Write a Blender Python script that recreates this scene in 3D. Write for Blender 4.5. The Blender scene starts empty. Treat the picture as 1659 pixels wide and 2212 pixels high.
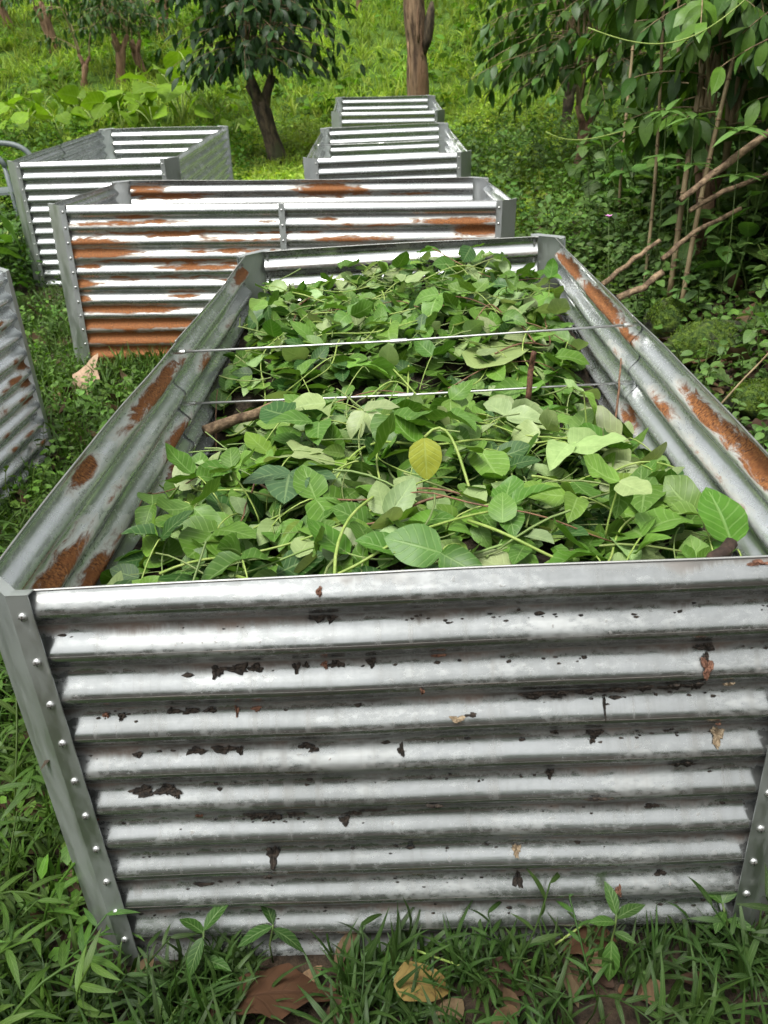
import bpy, math, random
import numpy as np
from mathutils import Vector, Matrix

R_ = math.radians
rng = np.random.default_rng(7)
random.seed(7)
S = bpy.context.scene
C = S.collection

# ------------------------------------------------------------------ camera
CAM = np.array([0.0, 0.0, 1.408]); PITCH = 0.4857; ROLL = 0.0654; FPX = 1792.5
cam_d = bpy.data.cameras.new('camera'); cam = bpy.data.objects.new('camera', cam_d); C.objects.link(cam)
cam_d.sensor_fit = 'VERTICAL'; cam_d.sensor_height = 36.0; cam_d.lens = FPX / 2212 * 36
cam_d.clip_start = 0.05; cam_d.clip_end = 400
cam_d.dof.use_dof = True; cam_d.dof.focus_distance = 1.75; cam_d.dof.aperture_fstop = 9.0
_F = Vector((0, math.cos(PITCH), -math.sin(PITCH))); _U = Vector((0, math.sin(PITCH), math.cos(PITCH))); _X = Vector((1, 0, 0))
_r = _X * math.cos(ROLL) - _U * math.sin(ROLL); _u = _X * math.sin(ROLL) + _U * math.cos(ROLL)
m = Matrix((( _r.x, _u.x, -_F.x, CAM[0]), (_r.y, _u.y, -_F.y, CAM[1]), (_r.z, _u.z, -_F.z, CAM[2]), (0, 0, 0, 1)))
cam.matrix_world = m
S.camera = cam

# ------------------------------------------------------------------ world, sun, exposure
SUN_EL, SUN_AZ = R_(68), R_(215)          # azimuth measured clockwise from +Y
w = bpy.data.worlds.new('World'); S.world = w; w.use_nodes = True
nt = w.node_tree; nt.nodes.clear()
sky = nt.nodes.new('ShaderNodeTexSky'); sky.sky_type = 'NISHITA'; sky.sun_disc = False
sky.sun_elevation = SUN_EL; sky.sun_rotation = SUN_AZ; sky.air_density = 1.0; sky.dust_density = 5.0; sky.ozone_density = 1.0
hs = nt.nodes.new('ShaderNodeHueSaturation'); hs.inputs['Saturation'].default_value = 0.06
bg = nt.nodes.new('ShaderNodeBackground'); bg.inputs['Strength'].default_value = 0.115
wo = nt.nodes.new('ShaderNodeOutputWorld')
nt.links.new(sky.outputs[0], hs.inputs['Color']); cool = nt.nodes.new('ShaderNodeMix'); cool.data_type = 'RGBA'; cool.blend_type = 'MULTIPLY'; cool.inputs[0].default_value = 1.0; cool.inputs[7].default_value = (.985, 1.0, .985, 1)
nt.links.new(hs.outputs[0], cool.inputs[6]); nt.links.new(cool.outputs[2], bg.inputs['Color']); nt.links.new(bg.outputs[0], wo.inputs['Surface'])
sun_d = bpy.data.lights.new('sun', 'SUN'); sun = bpy.data.objects.new('sun', sun_d); C.objects.link(sun)
sun_d.energy = 1.5; sun_d.angle = R_(20); sun_d.color = (1.0, 0.965, 0.9)
sd = Vector((math.cos(SUN_EL) * math.sin(SUN_AZ), math.cos(SUN_EL) * math.cos(SUN_AZ), math.sin(SUN_EL)))
sun.rotation_euler = sd.to_track_quat('Z', 'Y').to_euler(); sun.location = sd * 30
S.view_settings.view_transform = 'Standard'; S.view_settings.look = 'None'
S.view_settings.exposure = 1.28; S.view_settings.gamma = 1.0
S.render.engine = 'CYCLES'

# ------------------------------------------------------------------ small helpers
def tag(o, label=None, cat=None, group=None, kind=None):
    if label: o['label'] = label
    if cat: o['category'] = cat
    if group: o['group'] = group
    if kind: o['kind'] = kind
    return o

def empty(name, loc=(0, 0, 0), rot=(0, 0, 0)):
    o = bpy.data.objects.new(name, None); C.objects.link(o); o.location = loc; o.rotation_euler = rot
    o.empty_display_size = 0.1
    return o

def link(name, me, parent=None, loc=None, rot=None, scale=None, color=None):
    o = bpy.data.objects.new(name, me); C.objects.link(o)
    if parent is not None: o.parent = parent
    if loc is not None: o.location = loc
    if rot is not None: o.rotation_euler = rot
    if scale is not None: o.scale = (scale, scale, scale) if np.isscalar(scale) else scale
    if color is not None: o.color = color
    return o

def mesh(name, V, F, mats, smooth=True, attrs=None, fmat=None):
    """V (n,3); F: list of polygons or (m,k) array; attrs: {name: (type, array)} per point"""
    me = bpy.data.meshes.new(name)
    V = np.asarray(V, dtype=np.float32)
    if isinstance(F, np.ndarray):
        k = F.shape[1]; n = len(F)
        me.vertices.add(len(V)); me.vertices.foreach_set('co', V.ravel())
        me.loops.add(n * k); me.loops.foreach_set('vertex_index', F.astype(np.int32).ravel())
        me.polygons.add(n); me.polygons.foreach_set('loop_start', np.arange(0, n * k, k, dtype=np.int32))
        me.update(calc_edges=True)
    else:
        me.from_pydata(V.tolist(), [], [list(map(int, f)) for f in F])
    if not isinstance(mats, (list, tuple)): mats = [mats]
    for mt in mats: me.materials.append(mt)
    if fmat is not None: me.polygons.foreach_set('material_index', np.asarray(fmat, dtype=np.int32))
    if smooth: me.polygons.foreach_set('use_smooth', np.ones(len(me.polygons), dtype=bool))
    for an, (ty, arr) in (attrs or {}).items():
        a = me.attributes.new(an, ty, 'POINT')
        arr = np.asarray(arr, dtype=np.float32)
        a.data.foreach_set({'FLOAT': 'value', 'FLOAT_VECTOR': 'vector', 'FLOAT_COLOR': 'color'}[ty], arr.ravel())
    me.update()
    return me

def box_vf(x0, x1, y0, y1, z0, z1):
    V = [(x, y, z) for z in (z0, z1) for y in (y0, y1) for x in (x0, x1)]
    F = [(0, 2, 3, 1), (4, 5, 7, 6), (0, 1, 5, 4), (2, 6, 7, 3), (0, 4, 6, 2), (1, 3, 7, 5)]
    return V, F

class MB:
    def __init__(s): s.V = []; s.F = []; s.M = []
    def add(s, V, F, mi=0):
        b = len(s.V); s.V += [tuple(v) for v in V]; s.F += [tuple(i + b for i in f) for f in F]; s.M += [mi] * len(F)
    def mesh(s, name, mats, smooth=True): return mesh(name, s.V, s.F, mats, smooth, fmat=s.M)

def tube(P, rad, n=8, rough=0.0, cap=True, seed=0):
    P = np.asarray(P, float); k = len(P); rad = np.broadcast_to(np.asarray(rad, float), (k,))
    T = np.gradient(P, axis=0); T /= np.linalg.norm(T, axis=1)[:, None] + 1e-9
    ref = np.array([0.3, 0.2, 1.0]) if abs(T[0, 2]) < 0.85 else np.array([1.0, 0.1, 0])
    V = []; rg = np.random.default_rng(seed)
    for i in range(k):
        a = np.cross(T[i], ref); a /= np.linalg.norm(a); b = np.cross(T[i], a)
        for j in range(n):
            t = 2 * math.pi * j / n
            r = rad[i] * (1 + rough * rg.uniform(-1, 1))
            V.append(P[i] + r * (math.cos(t) * a + math.sin(t) * b))
    F = [(i * n + j, i * n + (j + 1) % n, (i + 1) * n + (j + 1) % n, (i + 1) * n + j) for i in range(k - 1) for j in range(n)]
    if cap: F += [tuple(reversed(range(n))), tuple((k - 1) * n + j for j in range(n))]
    return V, F

def bez(p0, p1, p2, p3, n):
    t = np.linspace(0, 1, n)[:, None]; p0, p1, p2, p3 = map(np.asarray, (p0, p1, p2, p3))
    return (1 - t) ** 3 * p0 + 3 * t * (1 - t) ** 2 * p1 + 3 * t * t * (1 - t) * p2 + t ** 3 * p3

# ------------------------------------------------------------------ node helpers
class NT:
    def __init__(s, name):
        s.m = bpy.data.materials.new(name); s.m.use_nodes = True; s.t = s.m.node_tree; s.t.nodes.clear()
        s.out = s.n('ShaderNodeOutputMaterial')
    def n(s, ty, **kw):
        x = s.t.nodes.new(ty)
        for k, v in kw.items(): setattr(x, k, v)
        return x
    def put(s, sock, v):
        if hasattr(v, 'outputs'): v = v.outputs[0]
        if isinstance(v, bpy.types.NodeSocket): s.t.links.new(v, sock)
        else: sock.default_value = v
    def math(s, op, a, b=0.0, c=0.0, clamp=False):
        x = s.n('ShaderNodeMath', operation=op, use_clamp=clamp)
        s.put(x.inputs[0], a); s.put(x.inputs[1], b); s.put(x.inputs[2], c); return x.outputs[0]
    def mix(s, fac, a, b, mode='MIX'):
        x = s.n('ShaderNodeMix', data_type='RGBA', blend_type=mode)
        s.put(x.inputs[0], fac); s.put(x.inputs[6], a); s.put(x.inputs[7], b); return x.outputs[2]
    def fmix(s, fac, a, b):
        x = s.n('ShaderNodeMix', data_type='FLOAT'); s.put(x.inputs[0], fac); s.put(x.inputs[2], a); s.put(x.inputs[3], b); return x.outputs[0]
    def ss(s, v, lo, hi, a=0.0, b=1.0):
        x = s.n('ShaderNodeMapRange', interpolation_type='SMOOTHSTEP'); s.put(x.inputs[0], v)
        s.put(x.inputs[1], lo); s.put(x.inputs[2], hi); s.put(x.inputs[3], a); s.put(x.inputs[4], b); return x.outputs[0]
    def noise(s, vec, scale, detail=4, rough=0.55, dist=0.0):
        x = s.n('ShaderNodeTexNoise'); s.put(x.inputs['Vector'], vec); x.inputs['Scale'].default_value = scale
        x.inputs['Detail'].default_value = detail; x.inputs['Roughness'].default_value = rough; x.inputs['Distortion'].default_value = dist
        return x.outputs[0]
    def scale(s, vec, sc):
        x = s.n('ShaderNodeMapping'); s.put(x.inputs[0], vec); x.inputs['Scale'].default_value = sc; return x.outputs[0]
    def attr(s, name):
        return s.n('ShaderNodeAttribute', attribute_name=name)
    def obj(s): return s.n('ShaderNodeTexCoord').outputs['Object']
    def bump(s, h, strength, dist):
        x = s.n('ShaderNodeBump'); x.inputs['Strength'].default_value = strength; x.inputs['Distance'].default_value = dist
        s.put(x.inputs['Height'], h); return x.outputs[0]
    def bsdf(s, **kw):
        x = s.n('ShaderNodeBsdfPrincipled')
        for k, v in kw.items(): s.put(x.inputs[k.replace('_', ' ')], v)
        return x
    def fin(s, sh): s.t.links.new(sh.outputs[0] if hasattr(sh, 'outputs') else sh, s.out.inputs[0]); return s.m

def sheet_mat(name, dirt=1.0, stain=0.5, base=(0.66, 0.675, 0.68), rough=0.30, rust_scale=1.0, metal=.7):
    """corrugated galvanised sheet. puv = (along, height, phase), rust = painted wear"""
    n = NT(name); pv = n.attr('puv').outputs['Vector']; ru = n.attr('rust').outputs['Fac']
    sep = n.n('ShaderNodeSeparateXYZ'); n.put(sep.inputs[0], pv); ph = sep.outputs[2]; al = sep.outputs[0]; hz = sep.outputs[1]
    cmb = n.n('ShaderNodeCombineXYZ'); n.put(cmb.inputs[0], al); n.put(cmb.inputs[1], hz); co = cmb.outputs[0]
    streak = n.noise(n.scale(co, (6, 90, 1)), 1.0, 3)
    fine = n.noise(n.scale(co, (60, 140, 1)), 1.0, 4, .65)
    big = n.noise(n.scale(co, (5, 9, 1)), 1.0, 3, .6)
    vor = n.n('ShaderNodeTexVoronoi'); n.put(vor.inputs['Vector'], n.scale(co, (55, 80, 1))); vor.inputs['Scale'].default_value = 1.0
    spang = n.n('ShaderNodeSeparateColor'); n.put(spang.inputs[0], vor.outputs['Color'])
    c = n.mix(n.math('MULTIPLY', spang.outputs[0], 0.35), (*base, 1), (base[0] * .8, base[1] * .81, base[2] * .82, 1))
    c = n.mix(n.ss(fine, .35, .75, 0.0, .4), c, (base[0] * 1.12, base[1] * 1.12, base[2] * 1.12, 1))
    grime = n.noise(n.scale(co, (3.2, 5.5, 1)), 1.0, 6, .7)
    drip = n.noise(n.scale(co, (42, 2.6, 1)), 1.0, 4, .6)
    c = n.mix(n.ss(n.math('ADD', grime, n.math('MULTIPLY', drip, .35)), .52, .86, 0, .5 * stain + .12), c, (base[0] * .55, base[1] * .55, base[2] * .53, 1))
    scr = n.noise(n.scale(co, (26, 260, 1)), 1.0, 2, .5)
    c = n.mix(n.ss(scr, .68, .74, 0, .3), c, (base[0] * .62, base[1] * .62, base[2] * .62, 1))
    # oxidised bloom (white-grey zinc patina)
    pat = n.ss(n.math('ADD', big, n.math('MULTIPLY', fine, .5)), .72, .95)
    c = n.mix(n.math('MULTIPLY', pat, .45 * stain), c, (base[0] * 1.15, base[1] * 1.15, base[2] * 1.15, 1))
    rgh = n.math('ADD', n.math('ADD', rough, n.math('MULTIPLY', n.math('SUBTRACT', fine, .5), .22)), n.math('MULTIPLY', n.math('SUBTRACT', grime, .5), .30 * stain))
    rgh = n.math('ADD', rgh, n.math('MULTIPLY', pat, .22 * stain))
    met = n.math('SUBTRACT', metal, n.math('MULTIPLY', pat, .18 * stain))
    # dirt lying on the ledge under each rib, ragged lower edge
    rag = n.noise(n.scale(co, (14, 3, 1)), 1.0, 6, .72)
    amount = n.noise(n.scale(co, (2.1, 9, 1)), 1.0, 2, .5)
    lim = n.math('ADD', .46, n.math('MULTIPLY', n.math('SUBTRACT', n.math('ADD', rag, n.math('MULTIPLY', amount, .9)), .8), .62))
    d1 = n.ss(n.math('SUBTRACT', lim, ph), -.06, .12)
    d0 = n.ss(ph, .33, .46)
    dm = n.math('MULTIPLY', n.math('MULTIPLY', d1, d0), dirt)
    speck = n.ss(n.noise(n.scale(co, (55, 70, 1)), 1.0, 3, .6), .64, .70)
    dm2 = n.math('MULTIPLY', n.math('MULTIPLY', speck, .6 * dirt), n.ss(big, .4, .65))
    dm = n.math('MAXIMUM', n.math('MULTIPLY', dm, n.ss(fine, .2, .6, .62, .95)), dm2)
    topd = n.ss(n.math('ADD', hz, n.math('MULTIPLY', n.math('SUBTRACT', rag, .5), .05)), 8.588, 8.598)
    if dirt > .9: dm = n.math('MAXIMUM', dm, n.math('MULTIPLY', topd, n.ss(amount, .42, .58, 0, .75)))
    drd = n.math('MULTIPLY', n.math('MULTIPLY', n.ss(drip, .52, .74), n.ss(ph, .42, .55)), .22 * dirt)
    dm = n.math('MAXIMUM', dm, drd)
    dcol = n.mix(n.ss(n.noise(n.scale(co, (9, 20, 1)), 1.0, 3), .4, .65), (.05, .04, .031, 1), (.125, .09, .07, 1))
    c = n.mix(dm, c, dcol); rgh = n.fmix(dm, rgh, .8); met = n.fmix(dm, met, 0.0)
    # rust
    rn = n.noise(n.scale(co, (10 * rust_scale, 44 * rust_scale, 1)), 1.0, 10, .74, .6)
    rv = n.math('ADD', ru, n.math('MULTIPLY', n.math('SUBTRACT', rn, .5), 1.9))
    rm = n.math('MULTIPLY', n.ss(rv, .36, .72), n.ss(ru, .05, .22))
    halo = n.math('MULTIPLY', n.ss(rv, .12, .50), n.ss(ru, .03, .2))
    c = n.mix(n.math('MULTIPLY', halo, .5), c, (base[0] * 1.15, base[1] * 1.08, base[2] * .95, 1)); rgh = n.fmix(halo, rgh, .55)
    g1 = n.noise(n.scale(co, (170, 170, 1)), 1.0, 4, .7); g2 = n.noise(n.scale(co, (18, 30, 1)), 1.0, 4, .6)
    rc = n.mix(n.ss(g1, .36, .64), (.075, .022, .006, 1), (.33, .13, .038, 1))
    rc = n.mix(n.ss(g2, .45, .62, 0, .7), rc, (.20, .068, .018, 1))
    rc = n.mix(n.ss(n.noise(n.scale(co, (90, 90, 1)), 1.0, 3, .7), .6, .72, 0, .45), rc, (.42, .24, .11, 1))
    rc = n.mix(n.ss(rv, .5, .75, .55, 0), rc, (.085, .032, .014, 1))
    c = n.mix(rm, c, rc); rgh = n.fmix(rm, rgh, .88); met = n.fmix(rm, met, 0.0)
    dent = n.noise(n.scale(co, (9, 16, 1)), 1.0, 3, .5)
    h = n.math('ADD', n.math('ADD', n.math('MULTIPLY', dent, 1.2), n.math('MULTIPLY', streak, .25)), n.math('ADD', n.math('MULTIPLY', n.math('MULTIPLY', g1, rm), 1.6), n.math('MULTIPLY', n.math('MULTIPLY', fine, dm), 1.2)))
    return n.fin(n.bsdf(Base_Color=c, Metallic=met, Roughness=rgh, Normal=n.bump(h, .35, .0015)))

def metal_mat(name, col=(.5, .515, .515), rough=.42, met=1.0, dull=.5):
    n = NT(name); o = n.obj(); a = n.noise(n.scale(o, (14, 14, 5)), 1.0, 5, .62); b = n.noise(n.scale(o, (120, 120, 40)), 1.0, 3, .6)
    k = n.ss(n.math('ADD', a, n.math('MULTIPLY', b, .35)), .5, .85)
    c = n.mix(n.math('MULTIPLY', k, dull), (*col, 1), (col[0] * .66, col[1] * .69, col[2] * .68, 1))
    c = n.mix(n.ss(b, .66, .74, 0, .35), c, (.7, .7, .69, 1))
    return n.fin(n.bsdf(Base_Color=c, Metallic=n.math('SUBTRACT', met, n.math('MULTIPLY', k, .25)), Roughness=n.math('ADD', rough, n.math('MULTIPLY', n.math('SUBTRACT', a, .5), .3)),
                        Normal=n.bump(b, .12, .001)))

def plain_mat(name, c0, c1, scale=30, rough=.8, bump=.3, bd=.004, stretch=(1, 1, 1), lo=.35, hi=.68, c2=None, spec=.3):
    n = NT(name); o = n.scale(n.obj(), stretch); a = n.noise(o, scale, 6, .65); b = n.noise(o, scale * .23, 3, .6)
    c = n.mix(n.ss(a, lo, hi), (*c0, 1), (*c1, 1))
    if c2: c = n.mix(n.ss(b, .48, .62), c, (*c2, 1))
    return n.fin(n.bsdf(Base_Color=c, Roughness=rough, Specular_IOR_Level=spec, Normal=n.bump(a, bump, bd)))

def leaf_mat(name, src='attr', rough=.42, spec=.4, transl=.3, vein=.5, veincol=(.36, .48, .2), lat=7.0, spots=0.0):
    n = NT(name)
    if src == 'attr': col = n.attr('tint').outputs['Color']
    else: col = n.n('ShaderNodeObjectInfo').outputs['Color']
    uv = n.attr('luv').outputs['Vector']; sep = n.n('ShaderNodeSeparateXYZ'); n.put(sep.inputs[0], uv)
    a = n.math('ABSOLUTE', sep.outputs[0]); t = sep.outputs[1]
    mid = n.ss(a, .03, .09, 1.0, 0.0)
    ph = n.math('FRACT', n.math('ADD', n.math('SUBTRACT', n.math('MULTIPLY', t, lat), n.math('MULTIPLY', a, 1.7)), 10.0))
    latv = n.ss(n.math('ABSOLUTE', n.math('SUBTRACT', ph, .5)), .06, .13, 1.0, 0.0)
    vm = n.math('MAXIMUM', mid, n.math('MULTIPLY', latv, .55))
    o = n.obj(); nz = n.noise(o, 26 if src == 'attr' else 3.2, 4, .6)
    c = n.mix(n.ss(nz, .3, .7), col, n.mix(1.0, col, (.72, .76, .70, 1), 'MULTIPLY'))
    c = n.mix(n.math('MULTIPLY', vm, vein), c, n.mix(.45, col, (*veincol, 1)))
    if spots > 0:
        sp = n.ss(n.noise(o, 60 if src == 'attr' else 9, 5, .7), .54, .68); c = n.mix(n.math('MULTIPLY', sp, spots), c, (.05, .03, .015, 1))
    hgt = n.math('SUBTRACT', n.math('MULTIPLY', nz, .3), n.math('MULTIPLY', vm, .5))
    p = n.bsdf(Base_Color=c, Roughness=rough, Specular_IOR_Level=spec, Normal=n.bump(hgt, .35, .004))
    if transl <= 0: return n.fin(p)
    tr = n.n('ShaderNodeBsdfTranslucent'); n.put(tr.inputs[0], n.mix(1.0, c, (1.25, 1.35, .6, 1), 'MULTIPLY'))
    mx = n.n('ShaderNodeMixShader'); mx.inputs[0].default_value = transl
    n.t.links.new(p.outputs[0], mx.inputs[1]); n.t.links.new(tr.outputs[0], mx.inputs[2])
    return n.fin(mx)

M = {}
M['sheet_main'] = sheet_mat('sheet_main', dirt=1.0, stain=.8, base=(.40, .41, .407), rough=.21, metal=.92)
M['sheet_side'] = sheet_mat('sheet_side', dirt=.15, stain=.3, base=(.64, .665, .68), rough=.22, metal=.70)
M['sheet_rusty'] = sheet_mat('sheet_rusty', dirt=.3, stain=.5, base=(.41, .42, .418), rough=.20, metal=.8, rust_scale=.75)
M['sheet_clean'] = sheet_mat('sheet_clean', dirt=.35, stain=.5, base=(.42, .435, .432), rough=.21, metal=.78)
M['post'] = metal_mat('post', (.47, .49, .48), .45)
M['post_bright'] = metal_mat('post_bright', (.6, .61, .61), .4)
M['rim'] = metal_mat('rim', (.34, .34, .33), .5)
M['screw'] = metal_mat('screw', (.58, .58, .57), .27, dull=.5)
M['slot'] = plain_mat('slot', (.03, .03, .03), (.08, .07, .06), 200)
M['rod'] = metal_mat('rod', (.46, .46, .455), .38, dull=.5)
M['leaf_obj'] = leaf_mat('leaf_obj', 'obj', .45, .38, .22)
M['leaf'] = leaf_mat('leaf', 'attr', .48, .35, .25)
M['herb'] = leaf_mat('herb', 'attr', .5, .3, .3, vein=.3)
M['cover'] = leaf_mat('cover', 'attr', .6, .2, .42, vein=.12)
M['broad_obj'] = leaf_mat('broad_obj', 'obj', .6, .18, .38, vein=.35)
M['coffee'] = leaf_mat('coffee', 'attr', .40, .28, .24, vein=.3, veincol=(.12, .2, .07), lat=8)
M['coffee_obj'] = leaf_mat('coffee_obj', 'obj', .40, .28, .24, vein=.35, veincol=(.12, .2, .07), lat=8)
M['dead'] = leaf_mat('dead', 'attr', .75, .2, .05, vein=.5, veincol=(.05, .03, .02), spots=.5)
M['dead_obj'] = leaf_mat('dead_obj', 'obj', .75, .15, .0, vein=.7, veincol=(.02, .012, .008), spots=.85)
M['stem'] = plain_mat('stem', (.16, .24, .045), (.26, .32, .09), 40, .5, .1)
M['stem_dark'] = plain_mat('stem_dark', (.045, .075, .018), (.09, .13, .035), 40, .6, .1)
M['stem_red'] = plain_mat('stem_red', (.10, .05, .03), (.20, .11, .06), 40, .6, .1)
M['stick'] = plain_mat('stick', (.025, .016, .012), (.08, .05, .035), 40, .8, .6, .004, (1, 1, 1))
M['branch'] = plain_mat('branch', (.06, .038, .022), (.25, .175, .105), 30, .85, .8, .01, (1, 1, 1), c2=(.24, .16, .09))
M['bark_dark'] = plain_mat('bark_dark', (.018, .014, .01), (.10, .075, .045), 14, .9, 1.0, .03, (1, 1, .35), c2=(.05, .055, .025))
M['bark_brown'] = plain_mat('bark_brown', (.09, .05, .03), (.34, .22, .13), 12, .9, 1.0, .03, (1, 1, .25), c2=(.16, .09, .05))
M['dead_wood'] = plain_mat('dead_wood', (.05, .03, .018), (.30, .20, .12), 16, .85, 1.0, .05, (1, 1, .14), c2=(.17, .10, .055))
M['cane'] = plain_mat('cane', (.15, .11, .055), (.30, .235, .13), 16, .6, .2, .004, (1, 1, .2))
M['moss'] = plain_mat('moss', (.02, .045, .008), (.11, .17, .02), 34, .95, 1.0, .03, c2=(.03, .03, .02))
M['scrap'] = plain_mat('scrap', (.008, .007, .006), (.035, .025, .018), 120, .85, .6, .002)
M['scrap_brown'] = plain_mat('scrap_brown', (.06, .028, .018), (.16, .075, .045), 120, .8, .5, .002)
M['scrap_pale'] = plain_mat('scrap_pale', (.12, .085, .05), (.27, .21, .14), 120, .8, .5, .002)
M['compost'] = plain_mat('compost', (.012, .010, .007), (.055, .04, .025), 30, .95, 1.0, .02)
M['plastic'] = plain_mat('plastic', (.10, .12, .12), (.13, .15, .15), 20, .45, .02)
M['petal'] = plain_mat('petal', (.50, .16, .42), (.62, .3, .55), 60, .5, .1)

def ground_mat():
    n = NT('ground'); g = n.n('ShaderNodeNewGeometry').outputs['Position']
    a = n.noise(g, 3.0, 6, .65); b = n.noise(g, 24.0, 6, .7); d = n.noise(g, .45, 3, .5)
    soil = n.mix(n.ss(b, .35, .7), (.014, .011, .008, 1), (.055, .038, .025, 1))
    grn = n.mix(n.ss(b, .3, .7), (.030, .060, .010, 1), (.085, .155, .022, 1))
    sep = n.n('ShaderNodeSeparateXYZ'); n.put(sep.inputs[0], g)
    far = n.ss(sep.outputs[1], 5.0, 11.0)
    k = n.ss(n.math('ADD', n.math('ADD', a, n.math('MULTIPLY', d, .4)), n.math('MULTIPLY', far, .55)), .78, .98)
    c = n.mix(k, soil, grn)
    return n.fin(n.bsdf(Base_Color=c, Roughness=.95, Specular_IOR_Level=.15, Normal=n.bump(b, .8, .03)))
M['ground'] = ground_mat()

# ------------------------------------------------------------------ terrain
def sst(a, b, t): t = np.clip((t - a) / (b - a), 0, 1); return t * t * (3 - 2 * t)
def ground(x, y):
    x = np.asarray(x, float); y = np.asarray(y, float)
    z = 0.05 * sst(5.0, 7.0, y) + np.maximum(y - 7.0, 0) * 0.05 - 0.022 * np.clip(x, -4, 2) * sst(4.5, 7.0, y)
    z += np.maximum(y - 12.0, 0) * 0.07 + 0.5 * (np.sqrt((np.maximum(y - 13.5, 0)) ** 2 * .16 + 1) - 1)
    bank = np.maximum(x - 1.15, 0); z += (0.24 * bank - 0.02 * np.minimum(bank, 4) ** 2) * sst(1.0, 2.6, y) * (1 - .6 * sst(7, 12, y))
    z += np.maximum(-x - 4.5, 0) * 0.05
    amp = 0.012 + .05 * sst(8, 18, y)
    z += amp * (np.sin(x * 2.3 + y * .7) + np.sin(y * 2.9 - x * 1.1) * .7 + np.sin(x * 5.1 + 1.3) * np.sin(y * 4.3) * .5)
    return z
def axis(segs):
    out = []
    for a, b, st in segs: out += list(np.arange(a, b, st))
    return np.array(out + [segs[-1][1]])
gx = axis([(-60, -12, 3), (-12, -4, .5), (-4, 4, .1), (4, 12, .5), (12, 60, 3)])
gy = axis([(-40, -4, 3), (-4, 0, .5), (0, 7, .1), (7, 20, .3), (20, 40, 1), (40, 90, 5)])
X, Y = np.meshgrid(gx, gy); Z = ground(X, Y)
V = np.stack([X, Y, Z], -1).reshape(-1, 3); nx, ny = len(gx), len(gy)
ii = (np.arange(ny - 1)[:, None] * nx + np.arange(nx - 1)[None]).ravel()
tag(link('ground', mesh('ground', V, np.stack([ii, ii + 1, ii + 1 + nx, ii + nx], 1), M['ground'])), kind='structure')

def ray(px, py):
    a0, b0 = px - 829.5, py - 1106; c, s = math.cos(ROLL), math.sin(ROLL)
    a = c * a0 - s * b0; b = s * a0 + c * b0
    return np.array(_F) + np.array([a / FPX, 0, 0]) - np.array(_U) * b / FPX
def spot(px, py):
    """point of the terrain seen in that direction of the survey photograph"""
    d = ray(px, py); t = .4
    while t < 80:
        p = CAM + d * t
        if p[2] < ground(p[0], p[1]): return np.array([p[0], p[1], float(ground(p[0], p[1]))])
        t += .02
    return CAM + d * 80
def at(px, py, y):
    d = ray(px, py); return CAM + d * (y / d[1])

# ------------------------------------------------------------------ leaves and scatter
PROF = {'ovate': ([.0, .12, .32, .54, .76, .91, 1.0], [.08, .38, .5, .475, .33, .15, .0]),
        'elliptic': ([.0, .14, .34, .56, .78, .92, 1.0], [.02, .30, .47, .48, .30, .11, .0]),
        'lance': ([.0, .14, .34, .56, .78, .92, 1.0], [.12, .42, .5, .42, .24, .09, .0]),
        'heart': ([-.10, .06, .22, .45, .70, .90, 1.0], [.34, .53, .58, .52, .34, .13, .0])}
def leaf_t(kind='ovate', width=.6, fold=.25, curl=.3, wave=0.0, lod=2, twist=0.0, seed=0):
    """leaf of unit length along +Y; returns V, F(tris/quads list), luv"""
    t, wd = PROF[kind]; t = list(t); wd = list(wd)
    cols = (-1, 0, 1)
    if lod >= 3:
        tt = np.linspace(t[0], t[-1], 11 if lod == 3 else 13); d_ = np.gradient(np.array(wd), np.array(t)); ww = []
        for q in tt:
            k = min(len(t) - 2, max(0, int(np.searchsorted(t, q) - 1))); hh = t[k + 1] - t[k]; x = (q - t[k]) / hh
            ww.append(max(0.0, (2 * x ** 3 - 3 * x * x + 1) * wd[k] + (x ** 3 - 2 * x * x + x) * hh * d_[k] + (-2 * x ** 3 + 3 * x * x) * wd[k + 1] + (x ** 3 - x * x) * hh * d_[k + 1]))
        t = list(tt); wd = ww; wd[-1] = 0.0
        if lod == 4: cols = (-1, -.5, 0, .5, 1)
    if lod == 1: t = [t[0], t[2], t[4], t[6]]; wd = [wd[0], wd[2], wd[4], 0]
    rg = np.random.default_rng(seed); V = []; UV = []
    for i, (a, b) in enumerate(zip(t, wd)):
        ang = curl * a; yy = (math.sin(ang) / curl if abs(curl) > 1e-4 else a); zz = -(1 - math.cos(ang)) / curl if abs(curl) > 1e-4 else 0
        for s in cols:
            h = abs(s) * b * width * fold + (wave * (rg.uniform(-1, 1) if lod < 3 else math.sin(a * 11 + seed * 1.7 + s * 2) * .8 + rg.uniform(-.25, .25)) * b * abs(s) if s else 0)
            x = s * b * width * math.sqrt(max(0, 1 - fold * fold * .5)); tw = twist * a
            if kind == 'heart' and i == 0 and s == 0: V.append((0, 0.0, 0))
            else: V.append((x * math.cos(tw), yy, zz + h + x * math.sin(tw)))
            UV.append((s, a, 0))
    k = len(t); F = []
    for i in range(k - 1):
        nc = len(cols)
        for j in range(nc - 1): F.append((i * nc + j, i * nc + j + 1, (i + 1) * nc + j + 1, (i + 1) * nc + j))
    return np.array(V), np.array(F), np.array(UV, float)

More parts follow.
